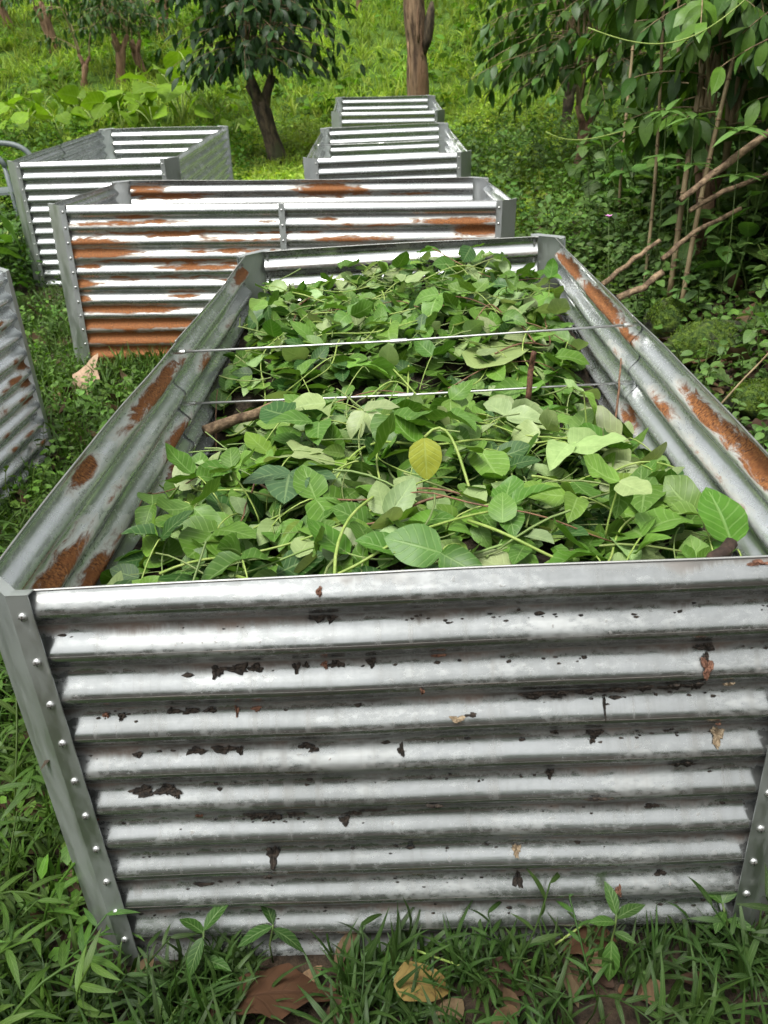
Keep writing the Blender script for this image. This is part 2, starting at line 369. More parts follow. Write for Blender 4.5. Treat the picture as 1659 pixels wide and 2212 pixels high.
def Rz(a): c, s = np.cos(a), np.sin(a); o = np.zeros_like(a); i = o + 1; return np.stack([np.stack([c, -s, o], -1), np.stack([s, c, o], -1), np.stack([o, o, i], -1)], -2)
def Rx(a): c, s = np.cos(a), np.sin(a); o = np.zeros_like(a); i = o + 1; return np.stack([np.stack([i, o, o], -1), np.stack([o, c, -s], -1), np.stack([o, s, c], -1)], -2)
def Ry(a): c, s = np.cos(a), np.sin(a); o = np.zeros_like(a); i = o + 1; return np.stack([np.stack([c, o, s], -1), np.stack([o, i, o], -1), np.stack([-s, o, c], -1)], -2)
def orient(h, p, r): h, p, r = (np.atleast_1d(np.asarray(v, float)) for v in (h, p, r)); return Rz(h) @ Rx(p) @ Ry(r)

class Cloud:
    """collects many placed copies of small templates into one mesh"""
    def __init__(s): s.V = []; s.F = []; s.T = []; s.U = []; s.n = 0
    def add(s, tpl, pos, Rm, sc, tint):
        V, F, UV = tpl[:3]; mul = tpl[3] if len(tpl) > 3 else None
        pos = np.atleast_2d(pos); N = len(pos); nv = len(V)
        sc = np.broadcast_to(np.asarray(sc, float), (N,)); tint = np.broadcast_to(np.asarray(tint, float), (N, 3))
        W = np.einsum('nij,vj->nvi', Rm, V) * sc[:, None, None] + pos[:, None, :]
        s.V.append(W.reshape(-1, 3)); s.F.append((F[None] + (np.arange(N) * nv)[:, None, None]).reshape(-1, F.shape[1]) + s.n)
        t = np.ones((N, nv, 4)); t[..., :3] = tint[:, None, :]
        if mul is not None: t[..., :3] *= mul[None]
        s.T.append(t.reshape(-1, 4)); s.U.append(np.broadcast_to(UV[None], (N, nv, 3)).reshape(-1, 3)); s.n += N * nv
    def mesh(s, name, mat):
        return mesh(name, np.concatenate(s.V), np.concatenate(s.F), mat, True,
                    {'tint': ('FLOAT_COLOR', np.concatenate(s.T)), 'luv': ('FLOAT_VECTOR', np.concatenate(s.U))})

def leaf_mesh(name, tpl, mat): return mesh(name, tpl[0], tpl[1], mat, True, {'luv': ('FLOAT_VECTOR', tpl[2])})
def vary(c, n, v=.2, hue=.1):
    c = np.array(c); k = 1 + v * rng.uniform(-1, 1, (n, 1)); t = 1 + hue * rng.uniform(-1, 1, (n, 3)); return np.clip(c * k * t, .002, .9)

# ------------------------------------------------------------------ raised beds
PITCHZ = 0.0777; DEP = 0.0205; CH = 0.082; FL = 0.030
def offz(z, H, dep=DEP): return dep / 2 * (1 - np.cos(2 * np.pi * (z - (H - .031)) / PITCHZ))
def phase(z, H): return np.mod((H - .031 - z) / PITCHZ, 1.0)

def blobs(s, z, L):
    """L: (s, z, rs, rz, strength)"""
    r = np.zeros_like(s)
    for a, b, ra, rb, k in L: r = np.maximum(r, k * np.exp(-(((s - a) / ra) ** 2 + ((z - b) / rb) ** 2) ** 1.0))
    return r

def panel(name, parent, P0, P1, nrm, H, mat, rust=None, ds=.025, per=14, inset=0.0, zb=-.05, wob=.0019, seed=0, flat_top=False, dep=DEP):
    P0 = np.array(P0, float); P1 = np.array(P1, float); nrm = np.array(nrm, float); L = np.linalg.norm(P1 - P0)
    s = np.linspace(0, L, max(4, int(L / ds))); z = np.linspace(zb, H, int((H - zb) / PITCHZ * per))
    Sg, Zg = np.meshgrid(s, z); rg = np.random.default_rng(seed + 11)
    o = offz(Zg, H, dep)
    if flat_top: o = np.where(Zg > H - .055, DEP * .15, o)
    o = o + inset + wob * (np.sin(Sg * 5.3 + seed) * np.sin(Zg * 9 + seed * 2) + np.sin(Sg * 13.1 + seed * 3) * .4)
    top = wob * 1.5 * np.sin(Sg * 4.1 + seed * 5) * (Zg > H - .01)
    d = (P1 - P0) / L
    V = np.zeros(Sg.shape + (3,)); V[..., 0] = P0[0] + d[0] * Sg - nrm[0] * o; V[..., 1] = P0[1] + d[1] * Sg - nrm[1] * o; V[..., 2] = Zg + top
    n = len(s); i = (np.arange(len(z) - 1)[:, None] * n + np.arange(n - 1)[None]).ravel()
    F = np.stack([i, i + 1, i + 1 + n, i + n], 1)
    ru = rust(Sg, Zg) if rust else np.zeros_like(Sg)
    puv = np.stack([Sg + seed * 3.7, Zg + seed * 1.3, phase(Zg, H)], -1)
    me = mesh(name, V.reshape(-1, 3), F, mat, True, {'puv': ('FLOAT_VECTOR', puv.reshape(-1, 3)), 'rust': ('FLOAT', ru.ravel())})
    o_ = link(name, me, parent)
    top_line = V[-1]
    Vt, Ft = tube(top_line[:: max(1, len(top_line) // 40)].tolist() + [top_line[-1].tolist()], .0022, 5)
    link('rim_edge', mesh('rim_edge', Vt, Ft, M['rim']), o_)
    return o_

def screw_mesh():
    b = MB(); n = 12
    V = [(0, -.0046, 0)]; F = []
    for r, y in ((.0032, -.0042), (.0056, -.003), (.0068, -.0004), (.0068, .001)):
        V += [(r * math.cos(2 * math.pi * j / n), y, r * math.sin(2 * math.pi * j / n)) for j in range(n)]
    F += [(0, 1 + (j + 1) % n, 1 + j) for j in range(n)]
    for k in range(3): F += [(1 + k * n + j, 1 + k * n + (j + 1) % n, 1 + (k + 1) * n + (j + 1) % n, 1 + (k + 1) * n + j) for j in range(n)]
    b.add(V, F)
    for a in (.5, .5 + math.pi / 2):
        v, f = box_vf(-.0042, .0042, -.0049, -.0036, -.0007, .0007)
        v = [(x * math.cos(a) - z * math.sin(a), y, x * math.sin(a) + z * math.cos(a)) for x, y, z in v]; b.add(v, f, 1)
    return b.mesh('screw', [M['screw'], M['slot']])
SCREW = screw_mesh()
def nut_mesh():
    b = MB(); V, F = tube([(0, 0, 0), (0, .007, 0)], .006, 6); b.add(V, F); V, F = tube([(0, .006, 0), (0, .013, 0)], .003, 6); b.add(V, F)
    return b.mesh('nut', M['rod'], False)
NUT = nut_mesh()

def corner_post(bed, W, D, H, sx, back, mat, screws=True, nuts=False):
    """chamfered angle post; sx = -1/+1 side, back = at far end"""
    t = .0035; ch, fl = CH, FL
    pl = [(-W / 2 + ch + fl, -t), (-W / 2 + ch, -t), (-W / 2 - t, ch), (-W / 2 - t, ch + fl)]
    q = .0022
    out = [(pl[0][0], pl[0][1] - q), (pl[1][0] - q * .4, pl[1][1] - q), (pl[2][0] - q, pl[2][1] - q * .4), (pl[3][0] - q, pl[3][1])]
    def mp(p): return (p[0] * (-sx), D - p[1] if back else p[1])
    z0, z1 = -.06, H + .004
    V = [(*mp(p), z) for z in (z0, z1) for p in pl] + [(*mp(p), z) for z in (z0, z1) for p in out]
    F = []
    for i in range(3):
        F += [(i, i + 1, 5 + i, 4 + i), (8 + i, 12 + i, 13 + i, 9 + i), (4 + i, 5 + i, 13 + i, 12 + i)]
    F += [(0, 4, 12, 8), (3, 11, 15, 7)]
    b = MB(); b.add(V, F)
    # turned-in lip on top
    inn = [(pl[0][0], .016), (pl[1][0] + .004, .016), (-W / 2 + .016, ch + .004), (-W / 2 + .016, ch + fl)]
    lip = [(*mp(p), z1 + .001) for p in out] + [(*mp(p), z1 - .0035) for p in inn]
    lo = [(x, y, z - .0018) for x, y, z in lip]
    b.add(lip + lo, [(i, i + 1, 5 + i, 4 + i) for i in (0, 1, 2)] + [(8 + i, 12 + i, 13 + i, 9 + i) for i in (0, 1, 2)]
          + [(i, 8 + i, 9 + i, i + 1) for i in (0, 1, 2)] + [(4 + i, 5 + i, 13 + i, 12 + i) for i in (0, 1, 2)] + [(0, 4, 12, 8), (3, 11, 15, 7)])
    me = b.mesh('corner_post', mat, False)
    o = link('corner_post', me, bed)
    zs = np.arange(H - .031, .02, -PITCHZ)
    if screws:
        for z in zs:
            p = mp((-W / 2 + ch + fl * .5, -t - q)); link('screw', SCREW, o, (*p, z + rng.uniform(-.002, .002)), (0, rng.uniform(0, 6), math.pi if back else 0))
            p = mp((-W / 2 - t - q, ch + fl * .5)); link('screw', SCREW, o, (*p, z + rng.uniform(-.002, .002)), (0, 0, sx * math.pi / 2 if not back else sx * math.pi / 2))
    if nuts:
        for z in zs[:5]:
            p = mp((-W / 2 + ch + fl * .5, .001)); link('nut', NUT, o, (*p, z), (0, 0, math.pi if back else 0))
            p = mp((-W / 2 + .001, ch + fl * .5)); link('nut', NUT, o, (*p, z), (0, 0, sx * math.pi / 2))
    return o

def tie_rod(bed, p0, p1, couple=.5):
    p0 = np.array(p0, float); p1 = np.array(p1, float); mid = p0 + (p1 - p0) * couple; mid[2] -= .006
    V, F = tube([p0, p0 + (mid - p0) * .5, mid, mid + (p1 - mid) * .5, p1], .0032, 8)
    o = link('tie_rod', mesh('tie_rod', V, F, M['rod']), bed)
    d = (p1 - p0) / np.linalg.norm(p1 - p0)
    for c, h in ((mid, .022), (p0 + d * .022, .02), (p1 - d * .022, .02)):
        V, F = tube([c - d * h, c + d * h], .0062, 8); link('coupling_nut', mesh('coupling_nut', V, F, M['screw'], False), o)
    return o

def bed(label, loc, rot, W, D, H, mat_ends, mat_sides, rust={}, split_sides=True, split_ends=False, post=None, screws=True, nuts=False, rods=(), detail=1.0, seed=0, flat_top=False):
    b = empty('raised_bed', loc, rot); tag(b, label, 'raised bed', 'corrugated raised beds')
    e = CH + .003; ds = .025 / detail; per = int(14 * detail)
    def side(name, A, B, n, mat, split, key):
        A = np.array(A); B = np.array(B); f = rust.get(key); ft = flat_top and key == 'front'; dp = .027 if key in ('left', 'right') else DEP
        if not split: panel('panel', b, A, B, n, H, mat, f, ds, per, 0, seed=seed + len(key), flat_top=ft, dep=dp); return
        m = (A + B) / 2; d = (B - A) / np.linalg.norm(B - A); L2 = np.linalg.norm(B - A) / 2
        panel('panel', b, A, m + d * .022, n, H, mat, f, ds, per, 0, seed=seed + len(key), flat_top=ft, dep=dp)
        g = (lambda s, z: f(s + L2 - .022, z)) if f else None
        panel('panel', b, m - d * .022, B, n, H, mat, g, ds, per, .0035, seed=seed + len(key) + 3, flat_top=ft, dep=dp)
    side('front', (-W / 2 + e, 0), (W / 2 - e, 0), (0, -1), mat_ends, split_ends, 'front')
    side('back', (-W / 2 + e, D), (W / 2 - e, D), (0, 1), mat_ends, split_ends, 'back')
    side('left', (-W / 2, e), (-W / 2, D - e), (-1, 0), mat_sides, split_sides, 'left')
    side('right', (W / 2, e), (W / 2, D - e), (1, 0), mat_sides, split_sides, 'right')
    for sx in (-1, 1):
        corner_post(b, W, D, H, sx, False, post or M['post'], screws, False)
        corner_post(b, W, D, H, sx, True, post or M['post'], False, nuts)
    for p0, p1, c in rods: tie_rod(b, p0, p1, c)
    if split_ends:   # cover strap over the joint of the long front
        for v, sg in ((-.0035, -1),):
            V, F = box_vf(-.016, .016, v - .002, v, -.04, H + .002); st = link('strap', mesh('strap', V, F, M['post_bright'], False), b)
            for z in np.arange(H - .031, .02, -PITCHZ): link('screw', SCREW, st, (0, v - .002, z))
    return b

B1W, B1D, B1H = 1.276, 2.511, .8
B1 = dict(loc=(.030, .951, 0), rot=(0, 0, -.0415))
def b1_left(s, z):   # s runs from the near corner to the far one
    return blobs(s, z, [(2.22, .745, .22, .022, 1.0), (.93, .742, .33, .020, 1.0), (.42, .757, .10, .014, .95), (1.85, .66, .16, .016, .55), (.16, .665, .22, .024, 1.0), (1.42, .655, .10, .024, .9),
                        (1.0, .575, .16, .026, 1.0), (.30, .58, .22, .026, .95), (.18, .50, .2, .026, .9), (.95, .50, .12, .03, .8), (.5, .66, .5, .012, .42)])
def b1_right(s, z):
    return blobs(s, z, [(2.08, .745, .30, .019, 1.05), (1.55, .742, .36, .023, 1.1), (1.2, .735, .12, .02, .9), (.58, .748, .22, .019, .9), (.25, .756, .30, .024, 1.05), (.85, .664, .16, .02, .72),
                         (1.15, .52, .12, .03, .75), (.5, .66, .3, .015, .45), (1.3, .66, .12, .015, .55)])
main_bed = bed('large dirty corrugated steel raised bed heaped with fresh green cuttings', B1['loc'], B1['rot'], B1W, B1D, B1H, M['sheet_main'], M['sheet_side'],
               {'left': b1_left, 'right': b1_right}, nuts=True, detail=1.3, seed=1,
               rods=[((-.634, 1.235, .772), (.634, 1.255, .775), .49), ((-.634, 1.255, .617), (.634, 1.27, .607), .50), ((-.634, 1.30, .44), (.634, 1.3, .44), .5)])

def b2_front(s, z):
    L = [(.25, .75, .32, .018, .62), (.55, .70, .5, .022, .7), (.1, .66, .3, .025, .72), (.95, .66, .35, .012, .6), (.12, .60, .32, .028, 1.0), (.45, .56, .4, .016, .9), (1.0, .54, .28, .018, .75), (.7, .52, .3, .014, .8),
         (.03, .44, .10, .03, .9), (.02, .36, .08, .03, .75), (.25, .30, .4, .025, .95), (.9, .30, .4, .012, .6), (.3, .22, .55, .035, 1.0), (1.0, .22, .3, .02, .7), (.3, .14, .6, .04, 1.1), (.9, .15, .4, .03, .9),
         (.4, .06, .7, .04, 1.1), (.4, .0, .8, .04, 1.1), (1.0, .44, .08, .03, .9), (1.65, .73, .35, .014, .62), (1.55, .66, .3, .02, .72), (2.1, .745, .25, .022, .9), (2.2, .70, .16, .04, .95), (2.15, .64, .3, .02, .9), (1.5, .58, .3, .02, .6)]
    r = np.random.default_rng(8)
    for k in range(10):
        zc = .842 - .031 - PITCHZ * (k + .55)
        for _ in range(5): L.append((r.uniform(0, 1.15), zc + r.uniform(-.02, .015), r.uniform(.08, .25), r.uniform(.008, .02), r.uniform(.45, .8)))
        for _ in range(2): L.append((r.uniform(1.2, 2.3), zc + r.uniform(-.02, .015), r.uniform(.08, .2), r.uniform(.008, .016), r.uniform(.4, .7)))
    return np.clip(blobs(s, z, L) * 1.2, 0, 1.25)
def b2_back(s, z):  # left to right, seen from inside
    L = [(.08, .80, .22, .02, .9), (.2, .755, .45, .014, 1.0), (.3, .74, .3, .03, .8), (.1, .77, .12, .05, .9), (1.32, .775, .28, .05, 1.05), (1.5, .76, .2, .03, .9), (1.9, .745, .3, .013, .8), (.9, .745, .4, .01, .55)]
    return blobs(s, z, L)
bed('long corrugated raised bed with heavy orange rust streaks on its front', (-.474, 4.597, -.006), (R_(-1.08), R_(2.84), R_(-1.04)), 2.483, 1.395, .842, M['sheet_rusty'], M['sheet_side'],
    {'front': b2_front, 'back': b2_back}, split_sides=False, split_ends=True, post=M['post_bright'], nuts=False, seed=5)
bed('clean silver raised bed in front of the broad leaved plants', (-1.992, 6.589, .13), (R_(2.06), R_(2.07), R_(-1.38)), 1.246, 2.504, .841, M['sheet_clean'], M['sheet_side'],
    seed=11, detail=.8, rods=[((-.62, 1.25, .62), (.62, 1.25, .62), .55)])
bed('clean empty raised bed between the rusty bed and the farthest bed', (.186, 6.845, .053), (R_(1.97), R_(1.10), R_(-1.28)), 1.279, 2.485, .8, M['sheet_clean'], M['sheet_side'],
    seed=17, detail=.8, post=M['post_bright'], rods=[((-.636, 1.25, .768), (.636, 1.25, .768), .47)])
bed('smallest clean raised bed farthest along the row near the dead trunk', (.308, 10.368, .224), (R_(4.15), R_(2.27), R_(-.76)), 1.269, 1.667, .8, M['sheet_clean'], M['sheet_side'], seed=23, detail=.7, post=M['post'])
def b6_right(s, z):
    r = np.random.default_rng(3); L = [(r.uniform(1.2, 2.35), (.8 - .031) - PITCHZ * r.integers(0, 10) + r.uniform(-.02, .012), r.uniform(.03, .09), r.uniform(.008, .018), r.uniform(.6, .95)) for _ in range(46)]
    L += [(2.32, .42, .08, .03, .95), (2.3, .34, .08, .02, .9), (2.28, .27, .1, .02, .8)]
    return blobs(s, z, L)
bed('raised bed with rust spotted side standing beside the heaped bed', (-2.235, 1.10, -.01), (0, R_(.5), R_(-3.0)), 1.276, 2.511, .8, M['sheet_clean'], M['sheet_side'], {'right': b6_right}, seed=29)

# ------------------------------------------------------------------ the heap of green cuttings in the main bed
B1M = Matrix.Translation(B1['loc']) @ Matrix.Rotation(B1['rot'][2], 4, 'Z')
def heap(u, v):
    u = np.asarray(u, float); v = np.asarray(v, float)
    h = .575 + .105 * (1 - (np.abs(u - .01) / .64) ** 3.2)
    h += .028 * sst(1.5, 2.3, v) + .035 * np.exp(-((u - .28) / .22) ** 2 - ((v - 2.3) / .25) ** 2)
    h -= .128 * np.exp(-((v - 1.20) / .25) ** 2)
    h -= .20 * np.exp(-((u + .52) / .14) ** 2 - ((v - 1.22) / .20) ** 2)
    h -= .08 * np.exp(-((v - .02) / .14) ** 2) + .02 * np.exp(-((u + .6) / .12) ** 2 - ((v - .7) / .3) ** 2)
    h -= .10 * np.exp(-((u - .56) / .09) ** 2 - ((v - 1.35) / .28) ** 2)
    h += .018 * np.sin(u * 9 + v * 3) + .015 * np.sin(v * 8.3 - u * 4) + .01 * np.sin(u * 21) * np.sin(v * 17)
    return h
pile = empty('green_cuttings', B1['loc'], B1['rot'])
tag(pile, 'heap of freshly cut green bean vines with pale leaf undersides inside the bed', 'cuttings')
us = np.linspace(-.612, .612, 46); vs = np.linspace(.026, 2.484, 90); Ug, Vg = np.meshgrid(us, vs)
Hg = heap(Ug, Vg) - .075 + .012 * np.sin(Ug * 41) * np.sin(Vg * 37)
i = (np.arange(89)[:, None] * 46 + np.arange(45)[None]).ravel()
link('compost_core', mesh('compost_core', np.stack([Ug, Vg, Hg], -1).reshape(-1, 3), np.stack([i, i + 1, i + 47, i + 46], 1), M['compost']), pile)

G_TOP = (.068, .155, .016); G_MID = (.118, .225, .032); G_PALE = (.25, .33, .14); G_DARK = (.030, .085, .016); G_LIME = (.15, .25, .03)
def pick_tints(n, p=(.30, .26, .26, .12, .06)):
    base = np.array([G_TOP, G_MID, G_PALE, G_DARK, G_LIME])[rng.choice(5, n, p=p)]
    return np.clip(base * (1 + .22 * rng.uniform(-1, 1, (n, 1))) * (1 + .08 * rng.uniform(-1, 1, (n, 3))), .004, .6)
VINE = [leaf_t('ovate', w_, f_, c_, wv, 2, tw, sd_) for sd_, (w_, f_, c_, wv, tw) in enumerate(
    [(.74, .12, .3, .05, .1), (.68, .22, .5, .06, -.3), (.80, .08, -.25, .06, .2), (.62, .35, .7, .08, .3), (.72, .18, -.5, .07, -.2), (.58, .5, .35, .05, .5)])]
cl = Cloud()
N = 3600
u = rng.uniform(-.59, .59, N); v = rng.uniform(.05, 2.46, N)
z = heap(u, v) - rng.uniform(.0, .075, N)
for k, tp in enumerate(VINE):
    s_ = np.where(np.arange(N) % len(VINE) == k)[0]; hd = rng.uniform(0, 6.28, len(s_)); ln = rng.uniform(.05, .10, len(s_))
    ok = (np.abs(u[s_] - np.sin(hd) * ln) < .592) & (v[s_] + np.cos(hd) * ln > .05) & (v[s_] + np.cos(hd) * ln < 2.45); s_, hd, ln = s_[ok], hd[ok], ln[ok]; n_ = len(s_)
    cl.add(tp, np.stack([u[s_], v[s_], z[s_]], 1), orient(hd, rng.normal(.05, .42, n_), rng.normal(0, .45, n_)), ln, pick_tints(n_, (.36, .28, .20, .13, .03)))
# petioles and cut stems that cannot be told apart
SMALL_STEM = (lambda V, F: (np.array(V), np.array(F), np.zeros((len(V), 3))))(*tube(bez((0, 0, 0), (0, .3, .1), (.1, .7, .08), (.05, 1, -.05), 6), .013, 4, cap=False))
N2 = 480
u = rng.uniform(-.55, .55, N2); v = rng.uniform(.06, 2.4, N2)
hd = rng.uniform(0, 6.28, N2); ln = rng.uniform(.06, .2, N2); ok = (np.abs(u - np.sin(hd) * ln) < .58) & (v + np.cos(hd) * ln > .06) & (v + np.cos(hd) * ln < 2.44); u, v, hd, ln = u[ok], v[ok], hd[ok], ln[ok]; N2 = len(u)
cl.add(SMALL_STEM, np.stack([u, v, heap(u, v) + rng.uniform(-.03, .012, N2)], 1), orient(hd, rng.normal(.05, .2, N2), rng.uniform(0, 6, N2)), ln, vary((.15, .20, .055), N2, .35))
o = link('leaves', cl.mesh('leaves', M['leaf']), pile); o['kind'] = 'stuff'
# the 300 leaves that lie on top, in threes on their stalks
VINE3 = [leaf_t('ovate', w_, f_, c_, wv, 3, tw, sd_) for sd_, (w_, f_, c_, wv, tw) in enumerate(
    [(.74, .12, .35, .08, .1), (.66, .24, .6, .10, -.35), (.82, .08, -.3, .10, .2), (.60, .38, .8, .10, .4), (.72, .2, -.6, .11, -.25), (.56, .5, .4, .08, .6), (.78, .15, 1.1, .12, .2), (.70, .3, -.9, .14, .7)])]
VM = [leaf_mesh('leaf', tp, M['leaf_obj']) for tp in VINE3]
cnt = 0
def add_leaf(p, h, pi, ro, sc, col):
    global cnt
    link('leaf', VM[random.randrange(len(VM))], pile, p, Matrix([list(r) for r in orient(h, pi, ro)[0]]).to_euler(), sc, (*col, 1)); cnt += 1
pts = []
tries = 0
while len(pts) < 84 and tries < 6000:
    tries += 1
    q = (rng.uniform(-.57, .56), rng.uniform(.10, 2.38)); md = .085 if q[1] < 1.2 else .12
    if (q[0] - .04) ** 2 + (q[1] - .42) ** 2 < .016: continue
    if all((q[0] - a) ** 2 + (q[1] - b) ** 2 > md ** 2 for a, b in pts): pts.append(q)
stems = MB()
for (a, b) in pts:
    h0 = rng.uniform(0, 6.28); zc = float(heap(a, b)) + rng.uniform(.008, .055); col = pick_tints(1, (.40, .30, .20, .06, .04))[0]; sc = rng.uniform(.09, .13) * (1.0 if b < 1.3 else .92)
    ntri = 3 if rng.random() < .8 else 2
    for j, da in enumerate((0, 1.35, -1.35)[:ntri]):
        hh = h0 + da + rng.normal(0, .2); off = .02 if j == 0 else .004
        p = np.array([a - math.sin(h0) * off, b + math.cos(h0) * off, zc]); e2 = p[:2] + sc * np.array([-math.sin(hh), math.cos(hh)])
        if abs(e2[0]) > .585 or not .055 < e2[1] < 2.44: continue
        add_leaf(p, hh, rng.normal(-.05, .33), rng.normal(0, .38), sc * (1 if j == 0 else .86), np.clip(col * (1 + .15 * rng.uniform(-1, 1)), .004, .6))
    e = np.array([a + math.sin(h0) * .1, b - math.cos(h0) * .1]); e = np.clip(e, (-.57, .06), (.57, 2.44))
    V, F = tube(bez((a, b, zc), (a, b, zc + .01), (*e, float(heap(*e)) + .02), (*e, float(heap(*e)) - .03), 7), .0016, 5); stems.add(V, F)
link('petioles', stems.mesh('petioles', M['stem']), pile)['kind'] = 'stuff'
while cnt < 262:
    a, b = rng.uniform(-.54, .54), rng.uniform(.09, 2.4); hh = rng.uniform(0, 6.28)
    if abs(a - math.sin(hh) * .08) > .58 or not .06 < b + math.cos(hh) * .08 < 2.43: continue
    add_leaf((a, b, float(heap(a, b)) + rng.uniform(0, .02)), hh, rng.normal(.15, .45), rng.normal(0, .5), rng.uniform(.06, .09), pick_tints(1)[0])
# long vines and cut stalks
def vine(u0, v0, u1, v1, lift=.02, r=.0024, mat='stem', bow=.08):
    a = np.array([u0, v0]); b = np.array([u1, v1]); d = b - a; nn = np.array([-d[1], d[0]]); k = rng.uniform(-bow, bow); t = np.linspace(0, 1, 22)
    P = []
    for tt in t:
        q = a + d * tt + nn * k * math.sin(tt * math.pi) * 2 + nn * .03 * math.sin(tt * 9 + k * 50); q = np.clip(q, (-.585, .04), (.585, 2.46))
        P.append((*q, float(heap(*q)) + lift * (.6 + .5 * math.sin(tt * 7 + u0 * 9))))
    V, F = tube(P, np.linspace(r, r * .6, 22), 6); link('stem', mesh('stem', V, F, M[mat]), pile)
for a in [(-.30, .62, .35, .30, .03, .0022, 'stem_red'), (-.33, .62, -.36, .40, .02, .002, 'stem_red'), (-.05, .70, .50, .95, .03, .003, 'stem'), (-.12, .15, -.03, .75, .04, .0032, 'stem'), (-.3, .25, .25, .42, .025, .003, 'stem'),
          (.1, .3, .5, .2, .02, .003, 'stem'), (-.45, .3, .1, .5, .02, .0026, 'stem'), (.0, 1.45, .45, .75, .03, .003, 'stem'), (-.05, 1.5, .25, 1.0, .03, .003, 'stem'), (.1, 1.9, .55, 1.65, .03, .0025, 'stem_red'),
          (-.5, 1.6, .1, 1.75, .02, .003, 'stem'), (-.45, 1.95, .35, 1.8, .02, .003, 'stem'), (-.4, 2.1, .4, 2.3, .03, .003, 'stem'), (.1, 2.35, .56, 2.2, .05, .0025, 'stem_red'), (.25, .55, .56, .62, .02, .003, 'stem'),
          (-.5, .9, .2, .95, .02, .003, 'stem'), (-.2, 1.1, .5, 1.15, .02, .0028, 'stem'), (.3, .2, .57, .45, .02, .0025, 'stem'), (-.55, 1.38, -.2, 1.42, .05, .003, 'stem'), (-.2, 1.3, .55, 1.45, .02, .0022, 'stem_red')]: vine(*a)
for _ in range(34):
    a, b, h0, L = rng.uniform(-.5, .5), rng.uniform(.1, 2.35), rng.uniform(0, 6.28), rng.uniform(.15, .4)
    vine(a, b, a + math.cos(h0) * L, b + math.sin(h0) * L, rng.uniform(.0, .03), rng.uniform(.0015, .003), 'stem' if rng.random() < .8 else 'stem_red', .15)
# upright sprigs sticking out of the heap
for k, (a, b, hgt) in enumerate([(.22, 2.30, .07), (.30, 2.25, .06), (.40, 2.32, .05), (-.12, 2.30, .05), (.5, 1.9, .10), (-.42, 1.75, .08), (.42, .85, .09), (.1, 1.0, .08), (-.3, .5, .09), (.35, .35, .08)]):
    z0 = float(heap(a, b)) - .02; tp_ = np.array([a + rng.uniform(-.05, .05), b + rng.uniform(-.05, .05), z0 + hgt + .03]); Q = bez((a, b, z0), (a, b, z0 + hgt * .6), tp_ - (0, 0, .02), tp_, 8); V, F = tube(Q, .0019, 5); link('stem', mesh('stem', V, F, M['stem']), pile)
    h0 = rng.uniform(0, 6.28)
    for da in (0, 1.9, -1.9): link('leaf', VM[random.randrange(len(VM))], pile, tp_, Matrix([list(r) for r in orient(h0 + da, rng.normal(-.1, .4), rng.normal(0, .4))[0]]).to_euler(), rng.uniform(.055, .085), (*pick_tints(1, (.4, .35, .15, .05, .05))[0], 1))
# special leaves: yellow leaf hanging from a hooked stem; large mottled trefoil
def special(p, h, pi, ro, sc, col, label, tp): 
    o = link('leaf', leaf_mesh('leaf', tp, M['leaf_obj']), pile, p, Matrix([list(r) for r in orient(h, pi, ro)[0]]).to_euler(), sc, (*col, 1)); o['label'] = label
special((.035, .50, .795), math.pi, -1.25, .1, .085, (.34, .36, .05), 'yellowing leaf hanging from a hooked stem', VINE3[0])
hk = bez((.16, .36, .64), (.10, .40, .66), (.11, .56, .86), (.035, .505, .795), 14); V, F = tube(hk, .0028, 6); link('stem', mesh('stem', V, F, M['stem']), pile)
for da in (0, 1.5, -1.5): special((-.24, .58, .70), math.pi + da * .9, .08, 0, .12 if da == 0 else .10, (.055, .115, .045), 'large dark mottled trefoil leaflet', VINE3[0])

# sticks lying in the bed
def stick_thing(P, r0, r1, label, mat='stick', name='stick', n=8, group=None, local=True, rough=.12, cat='stick'):
    P = [np.array(B1M @ Vector(q)) if local else np.array(q, float) for q in P]
    base = P[0].copy(); k = len(P); T = np.linspace(0, 1, 9); pts = np.array([[np.interp(t, np.linspace(0, 1, k), [q[c] for q in P]) for c in range(3)] for t in T])
    pts[1:-1] += rng.normal(0, r0 * .16, (7, 3)); V, F = tube(pts - base, np.linspace(r0, r1, 9), n, rough, seed=int(abs(base[0]) * 1e4) % 997)
    o = link(name, mesh(name, V, F, M[mat]), None, base); tag(o, label, cat, group); return o
stick_thing([(-.475, .30, .60), (-.30, .24, .585), (-.2, .26, .56)], .014, .012, 'short dark sawn stick poking out at the rust stained corner')
stick_thing([(.38, .12, .62), (.47, .22, .63), (.555, .30, .655)], .017, .012, 'thick dark stick leaning on the side wall beside pale round leaf')
stick_thing([(-.12, .07, .625), (.12, .10, .625), (.32, .09, .61)], .016, .013, 'dark rough stick lying along the front rim under the leaves')
stick_thing([(-.56, 1.18, .56), (-.40, 1.30, .575), (-.3, 1.42, .56)], .017, .012, 'broken grey brown stick in the gap below the tie rod', 'branch')
stick_thing([(-.56, .78, .60), (-.50, .84, .59), (-.44, .9, .54)], .010, .008, 'stubby dark twig end beside the corrugated wall')
stick_thing([(.33, 1.18, .60), (.34, 1.2, .70), (.345, 1.19, .735)], .009, .007, 'red brown cut twig standing upright under the tie rod', 'scrap_brown')
stick_thing([(.50, .92, .60), (.52, .98, .70), (.53, 1.02, .76)], .003, .002, 'thin bare twig rising near the rusty side wall', 'stem_red')
